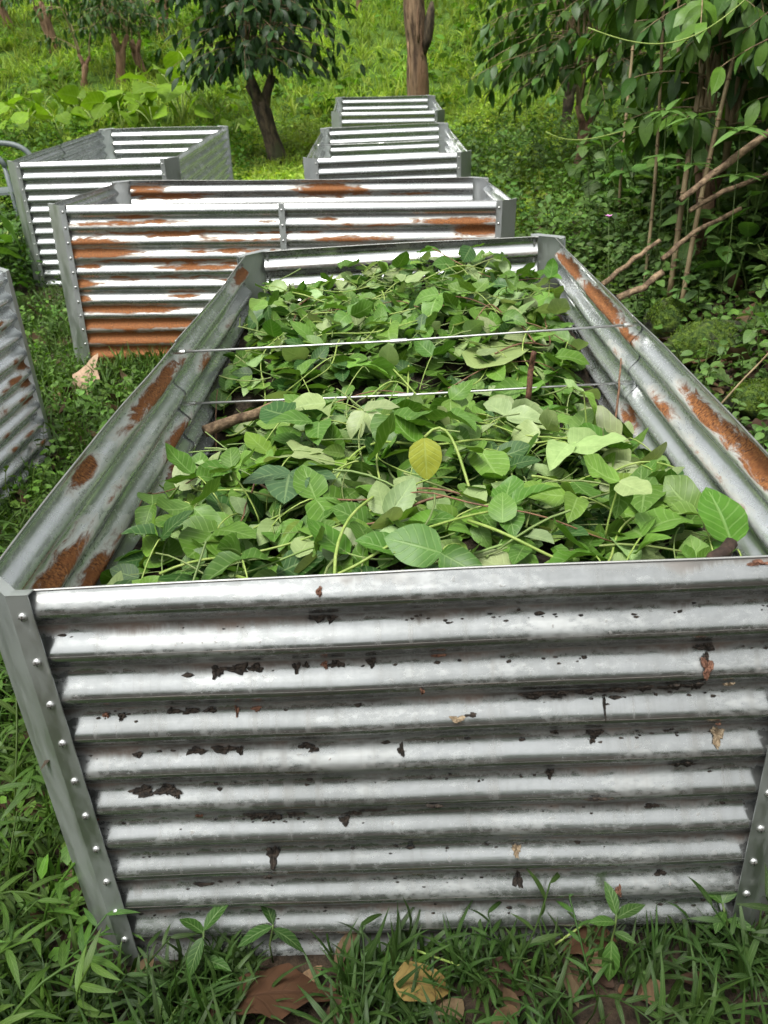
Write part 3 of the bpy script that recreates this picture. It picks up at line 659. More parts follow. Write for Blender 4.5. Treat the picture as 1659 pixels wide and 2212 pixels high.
# large pale banana-like leaf piece at the back of the heap
tp = leaf_t('lance', .5, .15, .3, .03, 2, .2, 5)
o = link('torn_leaf', leaf_mesh('torn_leaf', tp, M['leaf_obj']), None, B1M @ Vector((.20, 1.40, float(heap(.2, 1.4)) + .03)), (.12, .1, -.7), .36, (.26, .33, .12, 1)); tag(o, 'big torn pale green leaf lying among the vines behind the tie rods', 'leaf')

# ------------------------------------------------------------------ scraps stuck to the front panel (local u, z)
def scrap_mesh(p, wd, ht, seed):
    """ragged flake that follows the corrugation round the point p (bed coordinates)"""
    r = np.random.default_rng(seed); n = 26; rings = (.0, .45, .8, 1.0); V = []
    q = 1 + .28 * np.sin(np.arange(n) * 2 * np.pi / n * 3 + r.uniform(0, 6)) + r.uniform(-.3, .22, n) * (r.random(n) < .7); tail = r.integers(0, n); q[tail] *= 1.35; q[(tail + 9) % n] *= 1.2
    for k, f in enumerate(rings):
        for j in range(n):
            t = 2 * math.pi * j / n; x = wd / 2 * q[j] * f * math.cos(t); z = ht / 2 * q[j] * f * math.sin(t)
            lift = (.0010, .0035, .0030, .0008)[k] + (r.uniform(0, .004) if 0 < k else .002)
            V.append((x, float(offz(p[2] + z, B1H)) - p[1] - lift, z))
    F = [(k * n + j, k * n + (j + 1) % n, (k + 1) * n + (j + 1) % n, (k + 1) * n + j) for k in range(3) for j in range(n)]
    return np.array(V), F
def on_front(px, py):
    o = CAM - np.array(B1['loc']); d = ray(px, py); a = B1['rot'][2]; c, s = math.cos(a), math.sin(a)
    ol = np.array([c * o[0] + s * o[1], -s * o[0] + c * o[1], o[2]]); dl = np.array([c * d[0] + s * d[1], -s * d[0] + c * d[1], d[2]])
    t = .3
    while t < 3:
        p = ol + dl * t
        if p[1] > offz(p[2], B1H): return p
        t += .0015
    return ol
SCR = [(690, 1274, 14, 18, 1), (688, 1332, 40, 20, 0), (716, 1331, 22, 20, 0), (470, 1446, 30, 26, 0), (512, 1440, 60, 22, 0), (553, 1438, 36, 18, 0), (641, 1437, 20, 24, 0), (662, 1432, 14, 14, 0), (702, 1432, 16, 18, 1), (727, 1430, 36, 16, 0),
       (802, 1425, 24, 24, 0), (945, 1412, 40, 9, 1), (912, 1492, 9, 34, 1), (988, 1549, 36, 9, 2), (1018, 1541, 26, 6, 0), (1521, 1391, 44, 26, 0), (1526, 1440, 22, 38, 1), (1524, 1416, 12, 16, 0), (1150, 1497, 60, 18, 0), (1200, 1494, 60, 22, 0), (1260, 1490, 60, 18, 0),
       (1320, 1487, 70, 18, 0), (1385, 1482, 60, 22, 0), (1450, 1480, 50, 26, 0), (1498, 1477, 46, 30, 0), (1573, 1474, 24, 16, 2), (1305, 1524, 5, 42, 0), (264, 1543, 16, 14, 0), (230, 1541, 16, 9, 1), (375, 1533, 30, 12, 0), (415, 1531, 38, 14, 0), (455, 1529, 26, 12, 0), (513, 1532, 9, 22, 1),
       (555, 1527, 22, 10, 1), (300, 1626, 20, 10, 0), (425, 1618, 40, 16, 0), (485, 1615, 60, 16, 0), (520, 1616, 16, 18, 0), (660, 1606, 30, 14, 0), (678, 1613, 20, 14, 0), (866, 1616, 16, 20, 0), (1198, 1577, 16, 16, 0), (1283, 1580, 34, 22, 0), (1278, 1594, 10, 12, 0),
       (310, 1704, 50, 22, 0), (360, 1702, 50, 22, 0), (383, 1712, 14, 14, 0), (1187, 1664, 18, 26, 0), (1475, 1646, 52, 28, 0), (1548, 1584, 26, 34, 2), (553, 1757, 46, 18, 0), (590, 1760, 34, 24, 0), (640, 1753, 40, 12, 0), (745, 1768, 24, 16, 0), (765, 1752, 34, 7, 0),
       (800, 1746, 50, 8, 0), (940, 1738, 40, 16, 0), (1290, 1722, 60, 10, 0), (590, 1842, 26, 44, 0), (580, 1890, 18, 14, 0), (1118, 1894, 20, 30, 0), (1425, 1880, 24, 10, 0), (1115, 1831, 18, 24, 2), (1335, 1921, 14, 18, 1), (205, 1768, 20, 14, 1), (430, 1758, 14, 22, 1), (1550, 1560, 10, 10, 1),
       (440, 1905, 40, 8, 0), (1405, 1735, 30, 8, 0), (1635, 1212, 40, 9, 1)]
for k, (px, py, wpx, hpx, mt) in enumerate(SCR):
    p = on_front(px, py); dist = np.linalg.norm(np.array(B1M @ Vector(p)) - CAM); f = dist / FPX
    Vv, Ff = scrap_mesh(p, wpx * f * .9, hpx * f * .95, 100 + k)
    o = link(('dirt_clod', 'dead_leaf_scrap', 'straw_scrap')[mt], mesh('scrap', Vv, Ff, M[('scrap', 'scrap_brown', 'scrap_pale')[mt]], False), None, B1M @ Vector(p), (0, 0, B1['rot'][2]))
    tag(o, ('black crumb of rotted leaf stuck in a groove of the front panel', 'reddish brown leaf scrap stuck to the dirty front panel', 'pale straw scrap stuck to the dirty front panel')[mt],
        ('debris', 'leaf scrap', 'straw scrap')[mt], ('dark debris on the front panel', 'brown scraps on the front panel', 'pale scraps on the front panel')[mt])

# fine crumbs caught on the ledges of the front panel
b = MB(); r_ = np.random.default_rng(12)
for k in range(620):
    rib = r_.integers(0, 10); uu = r_.uniform(-.52, .52)
    if .5 + .3 * math.sin(uu * 7 + rib * 2.1) + .3 * math.sin(uu * 17 + rib * 4.7) < r_.uniform(.1, 1.0): continue
    zz = B1H - .031 - PITCHZ * (rib + r_.normal(.60, .055)); sz = r_.uniform(.0008, .003) * (1 if r_.random() < .9 else 1.8); y0 = float(offz(zz, B1H))
    V = [(uu + sz * r_.uniform(.5, 1.6) * math.cos(t) * 1.5, y0 - r_.uniform(0, .0015), zz + sz * r_.uniform(.5, 1.2) * math.sin(t)) for t in np.arange(0, 6.2, 1.05)] + [(uu, y0 - sz * .8 - .0008, zz)]
    b.add(V, [(j, 6, (j + 1) % 6) for j in range(6)])
o = link('dirt_crumbs', b.mesh('dirt_crumbs', M['scrap'], False), None, B1['loc'], B1['rot']); tag(o, 'fine black crumbs of rotted leaf scattered along the front grooves', 'debris', kind='stuff')

# ------------------------------------------------------------------ coffee trees
COF = [leaf_t('elliptic', .42, .18, .55, .05, 2, .15, 3), leaf_t('elliptic', .38, .25, .8, .07, 2, -.3, 4), leaf_t('elliptic', .45, .12, .3, .06, 2, .3, 6)]
COF1 = [leaf_t('elliptic', .42, .2, .5, .04, 1, .1, 3), leaf_t('elliptic', .40, .15, .8, .04, 1, -.2, 4)]
COM = [leaf_mesh('leaf', leaf_t('elliptic', *a_), M['coffee_obj']) for a_ in ((.42, .18, .55, .08, 3, .15, 3), (.38, .25, .8, .10, 3, -.3, 4), (.45, .12, .3, .09, 3, .3, 6))]
def coffee(base, label, stump_h, stump_r, shoots, height, spread, leaf_len, laterals, leaf_pairs, lod=1, bark='bark_dark', lean=(0, 0), parts=0, dark=1.0, zmin=.5, seed=1, col=(.022, .062, .014), limbs=3, fresh=.12):
    global rng
    rg = np.random.default_rng(seed); t = empty('coffee_tree', base); tag(t, label, 'tree', 'coffee trees')
    b = MB(); top = np.array([lean[0], lean[1], stump_h])
    P = np.array([(0, 0, -.15), (lean[0] * .05, lean[1] * .1, stump_h * .15), (lean[0] * .4, lean[1] * .4, stump_h * .45), (lean[0] * .8, lean[1] * .8, stump_h * .8), tuple(top)])
    V, F = tube(P, [stump_r * 1.35, stump_r * 1.0, stump_r * .85, stump_r * 1.0, stump_r * .8], 12, .14, seed=seed); b.add(V, F)
    tips = []
    for k in range(limbs):
        a = 6.28 * k / limbs + rg.uniform(-.4, .4); e = top + np.array([math.cos(a) * stump_r * 1.7, math.sin(a) * stump_r * 1.2, stump_h * rg.uniform(.2, .45)])
        V, F = tube([top * .75, top * .9 + (e - top) * .4, e], [stump_r * .7, stump_r * .55, stump_r * .42], 9, .16, seed=seed + k); b.add(V, F); tips.append(e)
    link('trunk', b.mesh('trunk', M[bark]), t)
    cr = Cloud(); tw = MB(); L = []
    for k in range(shoots):
        st = tips[k % len(tips)]; a = 6.28 * k / shoots + rg.uniform(-.3, .3); rr = spread * .42 * rg.uniform(.3, 1)
        end = np.array([st[0] + math.cos(a) * rr, st[1] + math.sin(a) * rr, height * rg.uniform(.85, 1.05)])
        S_ = bez(st - (0, 0, .08), st + (0, 0, .3 * height), end - (math.cos(a) * .1, math.sin(a) * .1, .35 * height), end, 12)
        V, F = tube(S_, np.linspace(.016, .006, 12), 5); tw.add(V, F)
        for j in range(laterals):
            f = rg.uniform(.12, 1.0) if j else 1.0; p = S_[min(11, int(f * 11))] + rg.normal(0, .02, 3); la = rg.uniform(0, 6.28) if j % 2 else a + rg.normal(0, .8)
            ln = spread * .5 * rg.uniform(.55, 1.0) * (1.15 - .45 * f); dr = rg.uniform(.1, .55) * ln
            e = p + np.array([math.cos(la) * ln, math.sin(la) * ln, -dr + .08])
            if e[2] < zmin: e[2] = zmin + rg.uniform(0, .25)
            Q = bez(p, p + (e - p) * .35 + (0, 0, .12 * ln), p + (e - p) * .75 + (0, 0, .10 * ln), e, 8)
            V, F = tube(Q, np.linspace(.005, .002, 8), 4, cap=False); tw.add(V, F)
            for i in range(leaf_pairs):
                ff = .2 + .8 * (i + rg.uniform(0, .6)) / leaf_pairs; q = np.array([np.interp(ff * 7, range(8), Q[:, c]) for c in range(3)])
                for sgn in (-1, 1):
                    hd = la - math.pi / 2 + sgn * rg.uniform(.4, 1.2); L.append((*q, hd, rg.normal(-.85, .35), rg.normal(0, .35), leaf_len * rg.uniform(.6, 1.1)))
                if i == leaf_pairs - 1: L.append((*q, la - math.pi / 2, rg.normal(-.5, .3), 0, leaf_len * .8))
    L = np.array(L); tint = np.array(col) * (.75 + .6 * rg.random((len(L), 1)) ** 2) * (1 + .12 * rg.uniform(-1, 1, (len(L), 3))) * dark
    young = rg.random(len(L)) < fresh; tint[young] = np.array((.09, .18, .02)) * rg.uniform(.7, 1.2, (young.sum(), 1))  # yellow-green tint for young leaves, also painting in the backlit look
    crown_o = None
    idx = np.arange(len(L))
    if parts:
        near = np.argsort(L[:, 1])[:parts]; keep = np.ones(len(L), bool); keep[near] = False; idx = idx[keep]
    tpls = COF if lod == 2 else COF1
    for k, tp in enumerate(tpls):
        s_ = idx[k::len(tpls)]
        cr.add(tp, L[s_, :3], orient(L[s_, 3], L[s_, 4], L[s_, 5]), L[s_, 6], tint[s_])
    crown_o = link('crown', cr.mesh('crown', M['coffee']), t)
    link('shoots', tw.mesh('shoots', M['cane'] if bark != 'bark_dark' else M['branch']), t)
    if parts:
        for q in near: link('leaf', COM[q % 3], crown_o, L[q, :3], Matrix([list(r) for r in orient(*L[q, 3:6])[0]]).to_euler(), L[q, 6], (*tint[q], 1))
    return t

p = spot(600, 350)
coffee(tuple(p), 'dark coffee tree with thick pollarded trunk behind the silver beds', .80, .125, 10, 3.2, 2.45, .21, 18, 5, 2, 'bark_dark', (-.16, 0), 120, .9, 1.02, 21)
for k, (px, py, lab, sh, sr, ns, hh, sp, ll, lt, lp) in enumerate([
        (262, 178, 'coffee tree with split brown stump on the slope above the broad leaves', .55, .10, 5, 2.0, 2.0, .18, 10, 5),
        (312, 168, 'coffee tree with slim dark stump growing close beside a split stump', .45, .08, 4, 2.0, 1.9, .18, 10, 5),
        (182, 186, 'small bare stemmed coffee tree with pale shoots among weeds', .35, .06, 3, 2.0, 1.6, .16, 7, 4),
        (120, 108, 'coffee tree with pale forked stump high on the grassy slope', .6, .12, 5, 2.0, 2.0, .18, 10, 5),
        (352, 80, 'coffee tree with leaning brown stump far up the slope', .6, .12, 5, 2.0, 2.0, .18, 9, 5),
        (20, 60, 'sparse coffee tree at the upper edge of the slope', .5, .10, 5, 2.0, 2.2, .18, 10, 5),
        (770, 40, 'thin leafy coffee sapling high on the bright grass', .4, .06, 4, 2.0, 1.6, .16, 10, 5),
        (700, 5, 'pale stemmed coffee tree at the top of the bright grass', .4, .07, 5, 2.0, 2.0, .17, 8, 5)]):
    p = spot(px, py); coffee(tuple(p), lab, sh, sr, ns, hh, sp, ll, lt, lp, 1, 'bark_brown', (.1 * (-1) ** k, 0), 0, 1.0, .75, 40 + k, (.045, .10, .02), 3, .25)
# the coffee thicket on the right bank
for k, (x, y, lab, sh, sr, ns, hh, sp, ll, lt, lp, pr) in enumerate([
        (2.95, 13.0, 'coffee tree overhanging the far grass beside the dead trunk', .5, .08, 10, 3.6, 2.8, .19, 12, 6, 0),
        (2.35, 9.6, 'coffee tree with low drooping dark branches beyond the empty bed', .5, .07, 10, 3.2, 2.4, .20, 15, 6, 60),
        (2.75, 7.6, 'coffee tree with slim black trunk above the shaded undergrowth', .75, .055, 10, 3.0, 2.1, .19, 14, 6, 90),
        (3.7, 7.9, 'coffee tree with split orange stump on the bank', .55, .10, 10, 3.4, 2.5, .19, 12, 6, 0),
        (1.93, 5.0, 'leafy coffee tree on a rotten brown stump among the tan canes', .5, .055, 8, 2.5, 1.5, .18, 13, 6, 110),
        (4.4, 9.8, 'dense coffee tree deep in the thicket on the bank', .6, .09, 10, 3.6, 2.8, .19, 10, 6, 0),
        (3.6, 5.9, 'broad coffee tree behind the tan canes', .6, .09, 10, 3.2, 2.4, .19, 12, 6, 0),
        (5.6, 12.5, 'tall coffee tree at the back of the thicket', .6, .1, 9, 4.2, 3.2, .20, 10, 6, 0),
        (2.35, 4.3, 'young coffee tree leaning in beside the peeling branch', .6, .04, 6, 2.5, 1.4, .17, 14, 6, 60),
        (4.6, 15.5, 'coffee tree on the slope behind the thicket', .6, .1, 7, 4.0, 3.0, .20, 10, 6, 0)]):
    coffee((x, y, float(ground(x, y))), lab, sh, sr, ns, hh, sp, ll, lt, lp, 2 if k in (1, 2, 4, 8) else 1, 'bark_brown' if k % 2 or k == 4 else 'bark_dark', (.06, .05), pr, 1.0, .55 if k < 4 else .75, 70 + k, (.055, .120, .022), 3, .42)  # last value: large yellow-green share paints backlight into the thicket leaves

# ------------------------------------------------------------------ dead trunk
p = at(902, 205, 14.2); gz = float(ground(p[0], p[1]))
t = empty('bare_tree', (p[0], p[1], gz)); tag(t, 'bare weathered dead trunk with a broken stub standing behind the row', 'tree trunk')
rg = np.random.default_rng(4)
P = np.array([(0, 0, -.1), (0, 0, .3), (-.01, 0, .7), (.01, 0, 1.1), (0, 0, 1.5), (-.01, 0, 2.0), (.02, 0, 2.6), (.0, 0, 3.4)])
zz = np.linspace(-.1, 3.4, 40); PP = np.stack([.012 * np.sin(zz * 2.3), .0 * zz, zz], 1)
V, F = tube(PP, .168 - .008 * zz + .012 * np.sin(zz * 4.1) + .008 * np.sin(zz * 9.7), 20, .035, seed=3)
link('trunk', mesh('trunk', V, F, M['dead_wood']), t)
V, F = tube([(.10, -.06, 1.05), (.17, -.08, 1.25), (.20, -.08, 1.45), (.235, -.08, 1.62), (.25, -.06, 1.72)], [.05, .07, .075, .06, .025], 9, .2, seed=5); link('broken_stub', mesh('broken_stub', V, F, M['bark_dark']), t)
b = MB()
for k in range(7):
    z0 = .25 + .24 * k; a = -1.5 + .9 * math.sin(k * 2.3); pts = [(.150 * math.cos(a + .1 * math.sin(q * 5 + k)), .150 * math.sin(a + .1 * math.sin(q * 5 + k)), z0 + q) for q in np.linspace(0, .5, 6)]; v, f = tube(pts, [.008, .022, .018, .026, .016, .006], 6, .35, seed=k); b.add(v, f)
link('loose_bark', b.mesh('loose_bark', M['bark_brown']), t)

# ------------------------------------------------------------------ broad leaved plants behind the silver bed
HEART = [leaf_t('heart', .95, .10, .45, .03, 2, .1, 1), leaf_t('heart', .85, .2, .7, .04, 2, -.2, 2), leaf_t('heart', 1.0, .05, .3, .04, 2, .2, 3)]
HM = [leaf_mesh('leaf', leaf_t('heart', *a_), M['broad_obj']) for a_ in ((.95, .10, .45, .06, 3, .1, 1), (.85, .2, .7, .08, 3, -.2, 2), (1.0, .05, .3, .08, 3, .2, 3))]
def broadleaf(base, label, n, h, size, seed, col=(.175, .30, .018)):
    rg = np.random.default_rng(seed); t = empty('broadleaf_plant', base); tag(t, label, 'plant', 'broad leaved plants')
    b = MB()
    for k in range(n):
        a = 6.28 * k / n + rg.uniform(-.4, .4); r = h * rg.uniform(.25, .75); hh = h * rg.uniform(.55, 1.1); e = np.array([math.cos(a) * r, math.sin(a) * r, hh])
        V, F = tube(bez((0, 0, -.05), (0, 0, hh * .6), e * (.7, .7, 1.0), e, 7), .009, 5); b.add(V, F)
        c = np.array(col) * rg.uniform(.65, 1.2) * (1 if rg.random() < .7 else .55)
        link('leaf', HM[k % 3], t, tuple(e), Matrix([list(q) for q in orient(a - math.pi / 2, rg.normal(-.35, .5), rg.normal(0, .4))[0]]).to_euler(), size * rg.uniform(.7, 1.2), (*c, 1))
    link('stalks', b.mesh('stalks', M['stem']), t)
BL = [(60, 268, .45, .28), (130, 285, .45, .30), (205, 268, .5, .34), (262, 262, .45, .32), (330, 268, .45, .28), (395, 262, .8, .38), (432, 250, 1.05, .46), (470, 268, .5, .26), (28, 300, .4, .26), (300, 240, .4, .24), (170, 245, .4, .24), (90, 240, .4, .24), (505, 290, .35, .22)]
for k, (px, py, h, s_) in enumerate(BL):
    p = spot(px, py + 22); p[1] = max(p[1], 9.75); p[0] = at(px, py, p[1])[0]; p[2] = float(ground(p[0], p[1]))
    broadleaf(tuple(p), ('tallest lime green broad leaved plant, with upright leaves, near the coffee trunk' if h > 1.0 else 'upright broad leaved plant next to the tallest lime green one' if h > .55 else 'low lime green broad leaved plant in the patch beyond the silver bed'), 9 if h > .55 else 7, h, s_, 200 + k)
for k, (x, y) in enumerate([(-2.95, 6.75), (-3.1, 7.4), (-2.85, 6.1)]):
    broadleaf((x, y, float(ground(x, y))), 'dark green heart leaved plant against the outer side of the silver bed', 8, .45, .22, 230 + k, (.07, .15, .02))

# ------------------------------------------------------------------ tan canes and tall weeds on the right
for k, (px0, py0, px1, py1, y, r) in enumerate([(1412, 330, 1440, -40, 5.2, .011), (1462, 330, 1475, -40, 5.6, .012), (1498, 310, 1560, -40, 4.9, .017), (1545, 320, 1622, -40, 4.7, .014), (1352, 290, 1372, -40, 6.6, .012)]):
    a = at(px0, py0, y); b_ = at(px1, py1, y + .2); g0 = float(ground(a[0], a[1])); base = a + (a - b_) * ((a[2] - g0 + .05) / (b_[2] - a[2]))
    t = empty('cane', tuple(base)); tag(t, 'slender tan cane standing among weeds on the bank', 'cane', 'tan canes on the bank')
    e = b_ + (b_ - a) * .6; Pm = np.array([base + (e - base) * q + np.array([.02 * math.sin(q * 5 + k), 0, 0]) for q in np.linspace(0, 1, 12)]) - base
    V, F = tube(Pm, np.linspace(r, r * .7, 12), 7, .04, seed=k); link('cane_stem', mesh('cane_stem', V, F, M['cane']), t)
    nd = MB()
    for q in np.arange(.12, .98, .09):
        c = base * 0 + np.array([np.interp(q * 11, range(12), Pm[:, j]) for j in range(3)]); V, F = tube([c - (0, 0, .006), c, c + (0, 0, .006)], [r * .9, r * 1.25, r * .9], 7); nd.add(V, F)
    link('joints', nd.mesh('joints', M['branch']), t)

def branch_thing(pts, r0, r1, label, mat='branch', cat='branch', name='fallen_branch', group=None): 
    return stick_thing(pts, r0, r1, label, mat, name, 9, group, False, .16, cat)
y = 3.7
branch_thing([at(1470, 432, 4.0), at(1530, 385, 4.05), at(1600, 330, 4.1), at(1700, 258, 4.2)], .014, .020, 'long peeling tan branch slanting up across the weeds')
branch_thing([at(1300, 615, 3.75), at(1370, 560, 3.9), at(1425, 520, 4.0)], .013, .010, 'short brown branch crossing behind the rusty side wall')
branch_thing([at(1335, 645, 3.6), at(1390, 620, 3.65), at(1432, 588, 3.7)], .015, .014, 'pale stubby branch resting against the bed wall')
branch_thing([at(1490, 455, 4.3), at(1560, 415, 4.4), at(1680, 370, 4.6)], .012, .015, 'thin brown branch running parallel below the tan one')
branch_thing([at(1430, 560, 4.0), at(1500, 500, 4.1), at(1600, 450, 4.2)], .012, .010, 'crooked grey brown branch buried in leaves')
branch_thing([at(1555, 875, 2.75), at(1610, 815, 2.8), at(1680, 742, 2.9)], .0035, .003, 'straight dry straw coloured stalk beside the moss', 'cane', 'stalk', 'dry_stalk')

# moss covered rocks
def rock(loc, sc, label, seed, mat='moss'):
    rg = np.random.default_rng(seed); n, mm = 20, 12; V = []; k1 = rg.uniform(0, 6, 6)
    for i in range(mm + 1):
        th = math.pi * i / mm
        for j in range(n):
            ph = 2 * math.pi * j / n; d = 1 + .13 * math.sin(3 * ph + k1[0]) * math.sin(2 * th + k1[1]) + .09 * math.sin(5 * ph + k1[2]) * math.sin(3 * th) + .05 * rg.uniform(-1, 1)
            V.append((sc[0] * d * math.sin(th) * math.cos(ph), sc[1] * d * math.sin(th) * math.sin(ph), sc[2] * d * math.cos(th)))
    F = [(i * n + j, (i + 1) * n + j, (i + 1) * n + (j + 1) % n, i * n + (j + 1) % n) for i in range(mm) for j in range(n)]
    o = link('mossy_rock', mesh('mossy_rock', V, F, M[mat]), None, loc, (0, .1, rg.uniform(0, .6))); tag(o, label, 'rock')
    fz = Cloud(); NN = 1600; th = np.arccos(rg.uniform(.0, 1, NN)); ph = rg.uniform(0, 6.28, NN); d = np.stack([np.sin(th) * np.cos(ph), np.sin(th) * np.sin(ph), np.cos(th)], 1)
    fz.add(leaf_t('lance', .4, .1, .4, 0, 1), d * np.array(sc) * rg.uniform(.93, 1.06, (NN, 1)), orient(rg.uniform(0, 6.28, NN), rg.uniform(.3, 1.5, NN), rg.uniform(-.5, .5, NN)), rg.uniform(.008, .02, NN), vary((.085, .135, .012), NN, .45))
    q = link('moss', fz.mesh('moss', M['cover']), o); q['kind'] = 'stuff'
for px, py, y, sc, lab in [(1530, 745, 3.25, (.22, .15, .12), 'bright moss covered rock among dead leaves by the bed'), (1440, 690, 3.55, (.12, .10, .12), 'small dark mossy rock under the branch ends'), (1640, 860, 2.75, (.14, .12, .08), 'shaded mossy stone beside the dry stalk')]:
    p = spot(px, py + 25); rock((p[0], p[1], float(ground(p[0], p[1])) + sc[2] * .35), sc, lab, int(px))

# ------------------------------------------------------------------ grey plastic chair behind the silver bed
p = at(12, 318, 8.6); gz = float(ground(p[0], p[1])); ch = empty('plastic_chair', (p[0] - .26, p[1] + .2, gz), (0, 0, 1.45)); tag(ch, 'grey plastic garden chair with curved arm beyond the silver bed', 'chair')
hA = p[2] - gz
hA = min(max(hA, .55), .95)
def cpart(name, P, r, n=8): V, F = tube(P, r, n); link(name, mesh(name, V, F, M['plastic']), ch)
for sx in (-1, 1):
    cpart('arm', bez((sx * .28, .28, hA + .02), (sx * .30, .0, hA + .02), (sx * .30, -.22, hA + .04), (sx * .29, -.30, hA - .16), 12), .026)
    cpart('leg', [(sx * .29, -.29, hA - .15), (sx * .28, -.30, .2), (sx * .27, -.31, -.02)], .022)
    cpart('leg', [(sx * .27, .27, hA + .02), (sx * .26, .30, .2), (sx * .26, .32, -.02)], .022)
V, F = box_vf(-.26, .26, -.28, .26, .40, .425); link('seat', mesh('seat', V, F, M['plastic'], False), ch)
for k in range(5):
    x = -.2 + .1 * k; cpart('slat', [(x, .26, .42), (x, .31, .7), (x, .36, hA + .2)], .018, 6)
cpart('top_rail', [(-.27, .33, hA + .12), (0, .37, hA + .22), (.27, .33, hA + .12)], .025)

# ------------------------------------------------------------------ ground vegetation
def inside_any(x, y, mrg=.03):
    k = np.zeros(len(x), bool)
    for (lx, ly, yaw, W, D) in [(.03, .951, -.0415, 1.276, 2.511), (-.474, 4.597, -.018, 2.483, 1.395), (-1.992, 6.589, -.024, 1.246, 2.504), (.186, 6.845, -.022, 1.279, 2.485), (.308, 10.368, -.013, 1.269, 1.667), (-2.235, 1.10, -.0524, 1.276, 2.511)]:
        dx, dy = x - lx, y - ly; c, s = math.cos(yaw), math.sin(yaw); a = c * dx + s * dy; b = -s * dx + c * dy
        k |= (np.abs(a) < W / 2 + mrg) & (b > -mrg) & (b < D + mrg)
    return k
def field(n, x0, x1, y0, y1, mrg=.03, fn=None):
    x = rng.uniform(x0, x1, n); y = rng.uniform(y0, y1, n); k = ~inside_any(x, y, mrg)
    k &= (np.abs(x) < .62 * y + 1.3)
    if fn is not None: k &= fn(x, y)
    x, y = x[k], y[k]; return x, y, ground(x, y)
def patch(x, y, f=1.0, s=0): return .5 + .25 * (np.sin(x * 2.1 * f + s) * np.sin(y * 1.7 * f + s * 2) + np.sin(x * 4.3 * f - y * 3.1 * f + s) * .7 + np.sin(y * 6.1 * f + x * 1.3) * .4)

def blade_t(bend, width=.06, kink=.0, n=6):
    V = []; UV = []
    for i in range(n):
        t = i / (n - 1); a = bend * t; y = math.sin(a) / bend; z = (1 - math.cos(a)) / bend
        wd = width * (.45 + .55 * math.sin(min(1, t * 1.6 + .15) * math.pi * .5)) * (1 - t ** 2.2)
        V += [(-wd, z + kink * t, y), (0, z + kink * t - wd * .35, y), (wd, z + kink * t, y)]; UV += [(-1, t, 0), (0, t, 0), (1, t, 0)]
    F = []
    for i in range(n - 1): b = 3 * i; F += [(b, b + 1, b + 4, b + 3), (b + 1, b + 2, b + 5, b + 4)]
    return np.array(V), np.array(F), np.array(UV, float)
BLADES = [blade_t(b_, w_) for b_, w_ in ((.7, .034), (1.2, .04), (1.8, .042), (2.3, .045), (.4, .03))]
def merge(ts):
    V = []; F = []; U = []; Mu = []; n = 0
    for (v, f, uv), mul in ts: V.append(v); F.append(f + n); U.append(uv); Mu.append(np.broadcast_to(mul, (len(v), 3))); n += len(v)
    return np.concatenate(V), np.concatenate(F), np.concatenate(U), np.concatenate(Mu)
def place(tp, pos, h, p, r, s):
    return (tp[0] * s) @ orient(h, p, r)[0].T + np.array(pos), tp[1], tp[2]
def stem_tpl(P, r): V, F = tube(P, r, 4, cap=False); return np.array(V), np.array(F), np.zeros((len(V), 3)) + (.5, .5, 0)
# basket-grass runner: arching stem with alternate lance leaves
LANCE1 = leaf_t('lance', .17, .15, .7, 0, 2); LANCE_S = leaf_t('lance', .24, .15, .7, 0, 1)
def runner(seed):
    rg = np.random.default_rng(seed); S_ = bez((0, 0, 0), (0, .1, .5), (.1, .4, .8), (.15, .8, .85 + rg.uniform(-.2, .3)), 9); ts = [(stem_tpl(S_, .012), (1.1, 1.05, 1.2))]
    for i in range(2, 9):
        a = (1 if i % 2 else -1) * rg.uniform(.6, 1.1) + rg.normal(0, .2); ts.append((place(LANCE1, S_[i], a, rg.normal(.25, .25), rg.normal(0, .2), rg.uniform(.30, .46)), rg.uniform(.8, 1.2)))
    return merge(ts)
RUN = [runner(k) for k in range(6)]
OV1 = leaf_t('ovate', .62, .15, .5, 0, 1)
OV2 = leaf_t('ovate', .60, .18, .6, .03, 2)
def herb(seed, tp, n, leafs, upright=1.0):
    rg = np.random.default_rng(seed); S_ = bez((0, 0, 0), (.02, 0, .35), (rg.uniform(-.15, .15), rg.uniform(-.15, .15), .7), (rg.uniform(-.3, .3), rg.uniform(-.3, .3), 1.0), 9); ts = [(stem_tpl(S_, .008), (1.0, .8, .8))]
    for i in range(n):
        f = .25 + .75 * i / (n - 1); p = np.array([np.interp(f * 8, range(9), S_[:, c]) for c in range(3)]); a = i * 1.57 + rg.uniform(-.3, .3)
        for q in (0, math.pi):
            ts.append((place(tp, p + np.array([-math.sin(a + q), math.cos(a + q), 0]) * .03, a + q, rg.normal(.1, .3), rg.normal(0, .25), leafs * rg.uniform(.7, 1.15) * (1.15 - .45 * f)), rg.uniform(.75, 1.25)))
    return merge(ts)
HERB = [herb(k, OV1, 5 + k % 3, .24) for k in range(6)]; HERB2 = [herb(20 + k, OV2, 4 + k % 3, .27) for k in range(6)]
def clump(seed, n=11):
    rg = np.random.default_rng(seed); return merge([(place(OV1, (rg.normal(0, .35), rg.normal(0, .35), rg.uniform(0, .55)), rg.uniform(0, 6.28), rg.normal(.1, .4), rg.normal(0, .4), rg.uniform(.22, .42)), rg.uniform(.7, 1.3)) for _ in range(n)])
CLUMP = [clump(k) for k in range(6)]
def gtuft(seed, n=9):
    rg = np.random.default_rng(seed); return merge([(place(BLADES[rg.integers(5)], (rg.normal(0, .12), rg.normal(0, .12), 0), rg.uniform(0, 6.28), rg.normal(0, .25), 0, rg.uniform(.5, 1.0)), rg.uniform(.75, 1.25)) for _ in range(n)])
TUFT = [gtuft(k) for k in range(6)]
